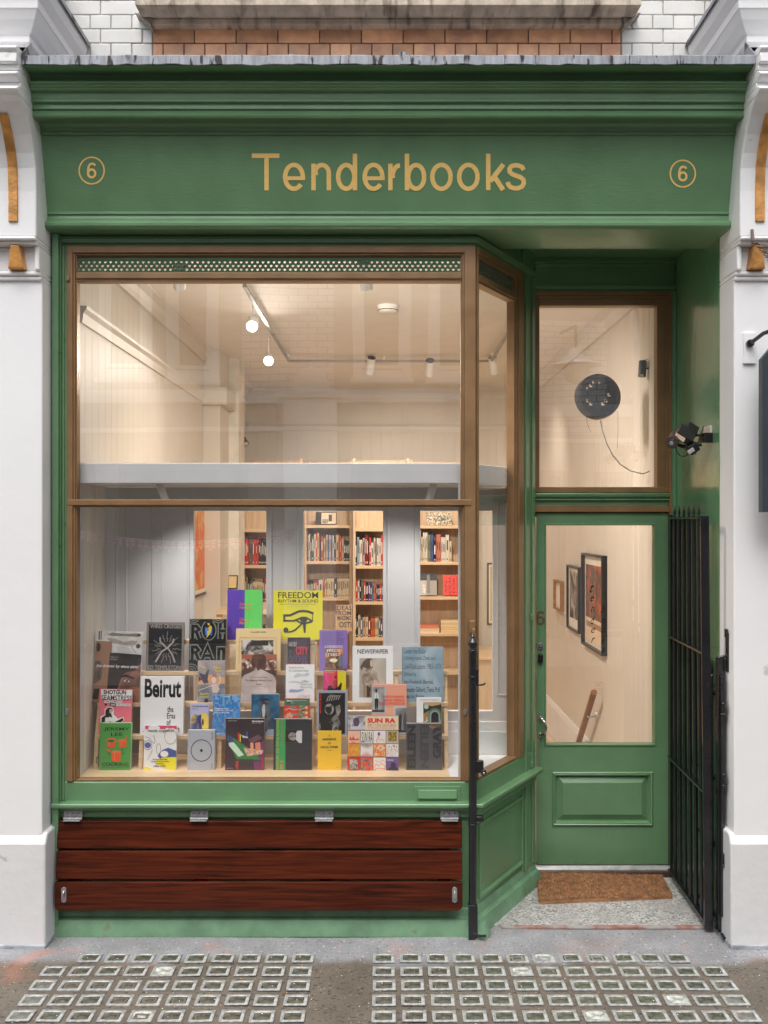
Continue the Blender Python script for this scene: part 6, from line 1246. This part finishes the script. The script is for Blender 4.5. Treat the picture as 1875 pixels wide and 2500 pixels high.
facebook(*p7(1410,652), *p7(1538,808), YA-.01, 'book', 'red book with black vertical capitals face out on the third bookcase', 'book', (226,60,48), [('t',.10,.10,.26,.70,'AN',(60,24,24),{'r':90}),('t',.34,.04,.50,.96,'IDEAL',(60,24,24),{'r':90}),('t',.58,.12,.74,.86,'FOR',(60,24,24),{'r':90}),('t',.82,.08,.98,.94,'LIVING',(60,24,24),{'r':90})])
facebook(819, 1478, 859, 1541, 4.4, 'book', 'beige book with stacked dark capitals behind the yellow eye book', 'book', (176,150,116), [('t',.0,.80,.98,.98,'IDEAS',(70,54,62),{'b':.02}),('t',.0,.61,.96,.78,'FROM',(70,54,62),{'b':.02}),('t',.12,.42,.98,.59,'MASSIMO',(70,54,62),{'b':.02}),('t',.22,.14,.98,.36,'OSTI',(70,54,62),{'b':.02})])
for x0, x1, y0, y1, n_, lab, c in ((1230,1378,1045,1105,3,'low stack on the third bookcase, white edged book',[(214,196,170),(206,190,160),(210,120,90)]),(1392,1535,1005,1108,6,'taller stack on the third bookcase, cream edged book',[(206,180,140),(214,192,150)])):
    for k in range(n_):
        yb = y1-(y1-y0)*k/n_; yt5 = y1-(y1-y0)*(k+1)/n_+1.5; (xa5, ya5), (xb5, yb5) = p7(x0+random.uniform(-3,3), yb), p7(x1+random.uniform(-3,3), yt5)
        b = MB(); b.box(X(xa5, YA-.02), X(xb5, YA-.02), YA-.02, YA+.18, Z(ya5, YA-.02), Z(yb5, YA-.02)); o = b.build('book', ink(c[k % len(c)])); cc_ = sum((v.co for v in o.data.vertices), Vector())/8; o.data.transform(Matrix.Translation(-cc_)); o.location = cc_
        tag(o, lab+', %s from the shelf' % POSN[k], 'book', 'books lying in stacks on the back shelves')
# nearer shelving between first opening's poster and pillar
ns = thing('pine_shelf_unit', 'narrow knotty pine shelf unit between the orange poster and the white pillar', 'shelf unit', None, (X(532, 3.6), 3.7, 0))
b = MB(); b.box(X(511,3.6), X(530,3.6), 3.6, 3.9, 0, 2.7); rel(ns, b, 'side_panel', PINEV, .002, 0)
b = MB(); b.box(X(530,3.6), X(553,3.6), 3.88, 3.9, 0, 2.7); rel(ns, b, 'back_panel', PINEV, 0, 0)
for py in (1285, 1386, 1485): b = MB(); b.box(X(530,3.6), X(553,3.6), 3.61, 3.88, Z(py,3.6)-.03, Z(py,3.6)); rel(ns, b, 'shelf', PINE, .002, 0)
b = MB(); b.box(X(553,3.6)+.001, X(582,3.6), 3.62, 3.95, 0, ZC-.001); struct(b.build('pillar', mat('white_pillar', (.80,.76,.68), rough=.5)))
facebook(555, 1405, 579, 1438, 3.58, 'framed_print', 'small black framed print leaning on the white pillar', 'print', (40,36,34), [('r',.1,.08,.9,.92,(206,180,130))])
facebook(530, 1443, 549, 1483, 3.62, 'magazine', 'black and white magazine leaning on the narrow pine shelf unit', 'magazine', photo((60,54,50),(220,212,200),20), [('r',0,0,1,.1,(190,50,40))], .006)
# table edge behind the display
tb = thing('pine_table', 'pale pine trestle table standing behind the window screen', 'table', None, (-.6, 2.6, 0))
b = MB(); b.box(X(540,2.6), X(760,2.6), 2.4, 3.0, Z(1484,2.6)-.03, Z(1484,2.6)); rel(tb, b, 'table_top', PINE, .002, 0)
for x in (X(545,2.6), X(750,2.6)):
    b = MB(); b.box(x-.02, x+.02, 2.42, 2.46, 0, Z(1484,2.6)-.031); rel(tb, b, 'leg', PINE, .002, 0)

# ------------------------------------------------------------------ lights, detector, fan, cameras inside the shop
WHM = mat('white_metal', (.78,.76,.72), rough=.4); RIMM = mat('dark_rim', (.05,.04,.04), rough=.4)
def lens_emit():
    m = bpy.data.materials.new('lit_lens'); m.use_nodes = True; b = m.node_tree.nodes['Principled BSDF']
    b.inputs['Emission Color'].default_value = (1, .93, .80, 1); b.inputs['Emission Strength'].default_value = 6; return m
LIT = lens_emit()
ZT2 = 3.28
tr = thing('lighting_track', 'thin grey three sided lighting track under the shop ceiling', 'lighting track', None, (0, 2.5, ZT2))
xl, xr = -.80, .905
for nm_, a, c in (('track', (xl, .95, ZT2), (xl+.0, 3.49, ZT2)), ('track', (xl-.0, 3.5, ZT2), (xr, 3.5, ZT2)), ('track', (xr, 3.49, ZT2), (xr-.03, 1.2, ZT2))):
    d = Vector(c)-Vector(a); n_ = Vector((-d.y, d.x, 0)).normalized()*.011; b = MB()
    vs = [Vector(p)+n_*s_+Vector((0, 0, h)) for p in (a, c) for s_, h in ((-1,-.0),(1,-.0),(1,.02),(-1,.02))]
    b.add(vs, [(0,1,2,3),(7,6,5,4),(0,4,5,1),(1,5,6,2),(2,6,7,3),(3,7,4,0)]); rel(tr, b, nm_, mat('grey_track', (.30,.27,.24), rough=.4), 0, 0)
for x, y in ((xl, 1.43), (xl, 3.4), (.0, 3.5), (xr, 3.4)):
    b = MB(); b.box(x-.012, x+.012, y-.012, y+.012, ZT2+.02, ZC-.002); rel(tr, b, 'hanger', WHM, 0, 0)
WARM = (1.0, .885, .76)
def spot(pos, aim, lab, power, lit_=True, size=.070, length=.14, cone=110, col=WARM, rad=.04, grp='spotlights on the ceiling track', stem=True):
    p = Vector(pos); d = (Vector(aim)-p).normalized(); root = thing('spotlight', lab, 'spotlight', grp, p)
    def r2(b, n, m, sm=50, bev=0): o = b.build(n, m, root, bev, sm); o.location = (0, 0, 0); return o
    b = MB(); b.cyl(-d*length*.5, d*length*.5, size/2, WHM, 28, cap=False); b.cyl(-d*length*.5-d*.004, -d*length*.5, size/2*.98, WHM, 28); b.cyl(d*length*.4-d*.001, d*length*.4, size/2*.98, WHM, 28); r2(b, 'body', WHM)
    b = MB(); b.cyl(-d*(length*.5+.006), -d*(length*.5+.002), size/2*1.02, RIMM, 28); r2(b, 'rim', RIMM)
    b = MB(); b.cyl(d*length*.42, d*(length*.5-.004), size/2*.94, LIT if lit_ else RIMM, 28); r2(b, 'lens', LIT if lit_ else RIMM)
    if stem: b = MB(); b.cyl((0, 0, 0), (0, 0, ZT2-p.z), .0045, WHM); r2(b, 'stem', WHM)
    if power:
        l_ = bpy.data.lights.new('spot_beam', 'SPOT'); l_.energy = power; l_.color = col; l_.spot_size = R(cone); l_.spot_blend = 1; l_.shadow_soft_size = rad
        o = bpy.data.objects.new('spot_beam', l_); COL.objects.link(o); o.parent = root; o.location = d*(length*.5+.01); o.rotation_euler = d.to_track_quat('-Z', 'Y').to_euler()
    return root
spot(P(617, 790, 1.40), (-.65, -1.6, 1.5), 'lit white spotlight on the left track arm, bigger glare nearest the window', 12, length=.12)
spot(P(656, 877, 2.45), (-.5, -1.0, 1.7), 'lit white spotlight further back on the left track arm, smaller glare', 35, length=.12)
spot(P(905, 893, 3.5), (-.35, 4.6, 1.6), 'white spotlight on the rear track tilted away to the left', 60, True)
spot(P(1049, 898, 3.5), (.35, 5.2, 1.5), 'white spotlight near the middle of the rear track hanging nearly straight', 60, True)
spot(P(1205, 893, 3.5), (1.3, 4.4, 1.4), 'white spotlight at the corner of the rear track seen through the side window', 35, True)
spot((.95, 1.0, 3.26), (1.46, 3.0, 1.3), 'white spotlight above the transom lighting the stair wall', 8, True, cone=120, rad=.12)
spot((-1.1, .62, 3.25), (-1.47, 2.3, 2.2), 'white spotlight high inside the window washing the boarded side wall', 2, True, cone=80)
spot((-.1, .60, 3.25), (.2, 2.4, 0), 'added white fill spotlight out of view high inside the window, facing the floor', 225, True, cone=160, rad=.15)  # added fill lamp, out of view; its bounce off the floor evens the room light
# two small spots under the display canopy
for px_, py_, ax, lab in ((398, 1205, -.5, 'small white spotlight under the display canopy, tilted toward the dark cable book'), (1052, 1205, .15, 'small white spotlight under the display canopy, above the silvery blue book')):
    p = P(px_, py_, .13); spot(p, (ax if 0 else p.x+(.25 if px_ < 700 else -.25), .36, 1.25), lab, 13, True, .036, .12, 130, (1, .95, .89), .03, 'spotlights under the display canopy', False)
sd = thing('smoke_detector', 'round white smoke detector on the shop ceiling', 'smoke detector', None, (X(947, 1.7), 1.7, ZC-.05))
c = Vector((X(947, 1.65), 1.65, ZC)); b = MB(); b.lathe(c, [(.07,-.001),(.07,-.018),(.066,-.020)]); rel(sd, b, 'base_plate', WHM); b = MB(); b.lathe(c, [(.05,-.045),(.062,-.040),(.066,-.0205)]); rel(sd, b, 'sensor_cover', WHM)
b = MB(); b.lathe(c, [(.0665,-.036),(.0675,-.033),(.0665,-.030)]); rel(sd, b, 'vent_ring', RIMM)
# round black ventilator behind the transom glass
fn_ = thing('round_ventilator', 'round black slatted ventilator hanging behind the glass over the door', 'ventilator', None, P(1466, 966, .98))
c = P(1466, 964, .94); ax = Vector((-.18, .94, -.14)).normalized(); r_ = .126
b = MB(); seg = 40; a1 = ax.orthogonal().normalized(); b1 = ax.cross(a1); vs = []
for rr_, off in ((r_-.012, .0), (r_, .004), (r_+.004, .03), (r_+.002, .075), (r_-.02, .085), (r_-.02, .05), (r_-.016, .02)):
    for i in range(seg): t_ = 6.28318*i/seg; vs.append(c+ax*off+(a1*math.cos(t_)+b1*math.sin(t_))*rr_)
b.add(vs, [(j*seg+i, j*seg+(i+1) % seg, ((j+1) % 7)*seg+(i+1) % seg, ((j+1) % 7)*seg+i) for j in range(7) for i in range(seg)]); rel(fn_, b, 'housing', BLACKM, 0, 50)
b = MB(); rr = random.Random(11)
gaps = {(2,4),(3,3),(7,3),(8,4),(2,8),(3,9),(6,10),(9,6),(4,10)}
for i in range(12):
    for j in range(12):
        u, v = (i-5.5)*.0175, (j-5.5)*.0175
        if math.hypot(u, v) > r_-.012: continue
        g_ = (i, j) in gaps; h_ = .0088 if not g_ else .0045; o2 = .0 if not g_ else .003
        q = c+ax*.03+Vector((u+o2, 0, v+o2)); b.box(q.x-h_, q.x+h_, q.y-.002, q.y+.002, q.z-h_, q.z+h_)
for i in range(7): v = (i-3)*.032; L_ = math.sqrt(max(0, (r_-.012)**2-v*v)); b.box(c.x-L_, c.x+L_, c.y+.008, c.y+.014, c.z+v-.002, c.z+v+.002); b.box(c.x+v-.002, c.x+v+.002, c.y+.008, c.y+.013, c.z-L_, c.z+L_)
rel(fn_, b, 'grille', BLACKM, 0, 0)
b = MB(); pts = [P(x, y, .98) for x, y in ((1466,1026),(1470,1050),(1482,1085),(1496,1112),(1515,1134),(1540,1150),(1570,1157),(1600,1145),(1615,1138))]
b.tube(pts, .0035, seg=8); rel(fn_, b, 'power_cable', mat('grey_cable', (.35,.33,.30), rough=.5))
b = MB(); b.tube([P(1430,1012,.98), P(1434,1035,.98), P(1443,1055,.98)], .001); b.tube([P(1508,1003,.98), P(1509,1050,.98), P(1507,1094,.98)], .001); rel(fn_, b, 'loose_wire', BLACKM)
bs = thing('stage_light', 'small black can light clamped to the wall behind the glass over the door', 'stage light', None, P(1568, 900, 1.0))
b = MB(); b.cyl(P(1570, 881, 1.0), P(1567, 920, 1.0), .023, seg=24); rel(bs, b, 'can', BLACKM); b = MB(); b.tube([P(1570, 880, 1.0), P(1580, 877, 1.0), P(1592, 882, 1.0), P(1594, 896, 1.0)], .002); b.tube([P(1578, 900, 1.0), P(1592, 897, 1.0), P(1612, 897, 1.0)], .005); b.cyl(P(1592, 889, 1.0), P(1592, 900, 1.0), .006); rel(bs, b, 'bracket', BLACKM)
b = MB(); p = P(1567, 916, .972); b.box(p.x-.01, p.x+.01, p.y, p.y+.004, p.z-.006, p.z+.006); rel(bs, b, 'rating_label', ink((190,190,185)), 0, 0)
ic = thing('dome_camera', 'small black security camera on the wall seen high through the window', 'security camera', None, P(595, 1077, 4.0))
b = MB(); b.cyl(P(581, 1072, 4.05), P(585, 1072, 4.0), .03); b.tube([P(583, 1070, 4.0), P(600, 1070, 4.0)], .012); rel(ic, b, 'bracket', BLACKM); b = MB(); b.cyl(P(593, 1072, 4.1), P(601, 1083, 3.95), .026, seg=20); rel(ic, b, 'camera_body', BLACKM)
b = MB(); b.cyl(P(601, 1083, 3.945), P(601.4, 1083.5, 3.94), .018, STEEL); rel(ic, b, 'lens', STEEL)
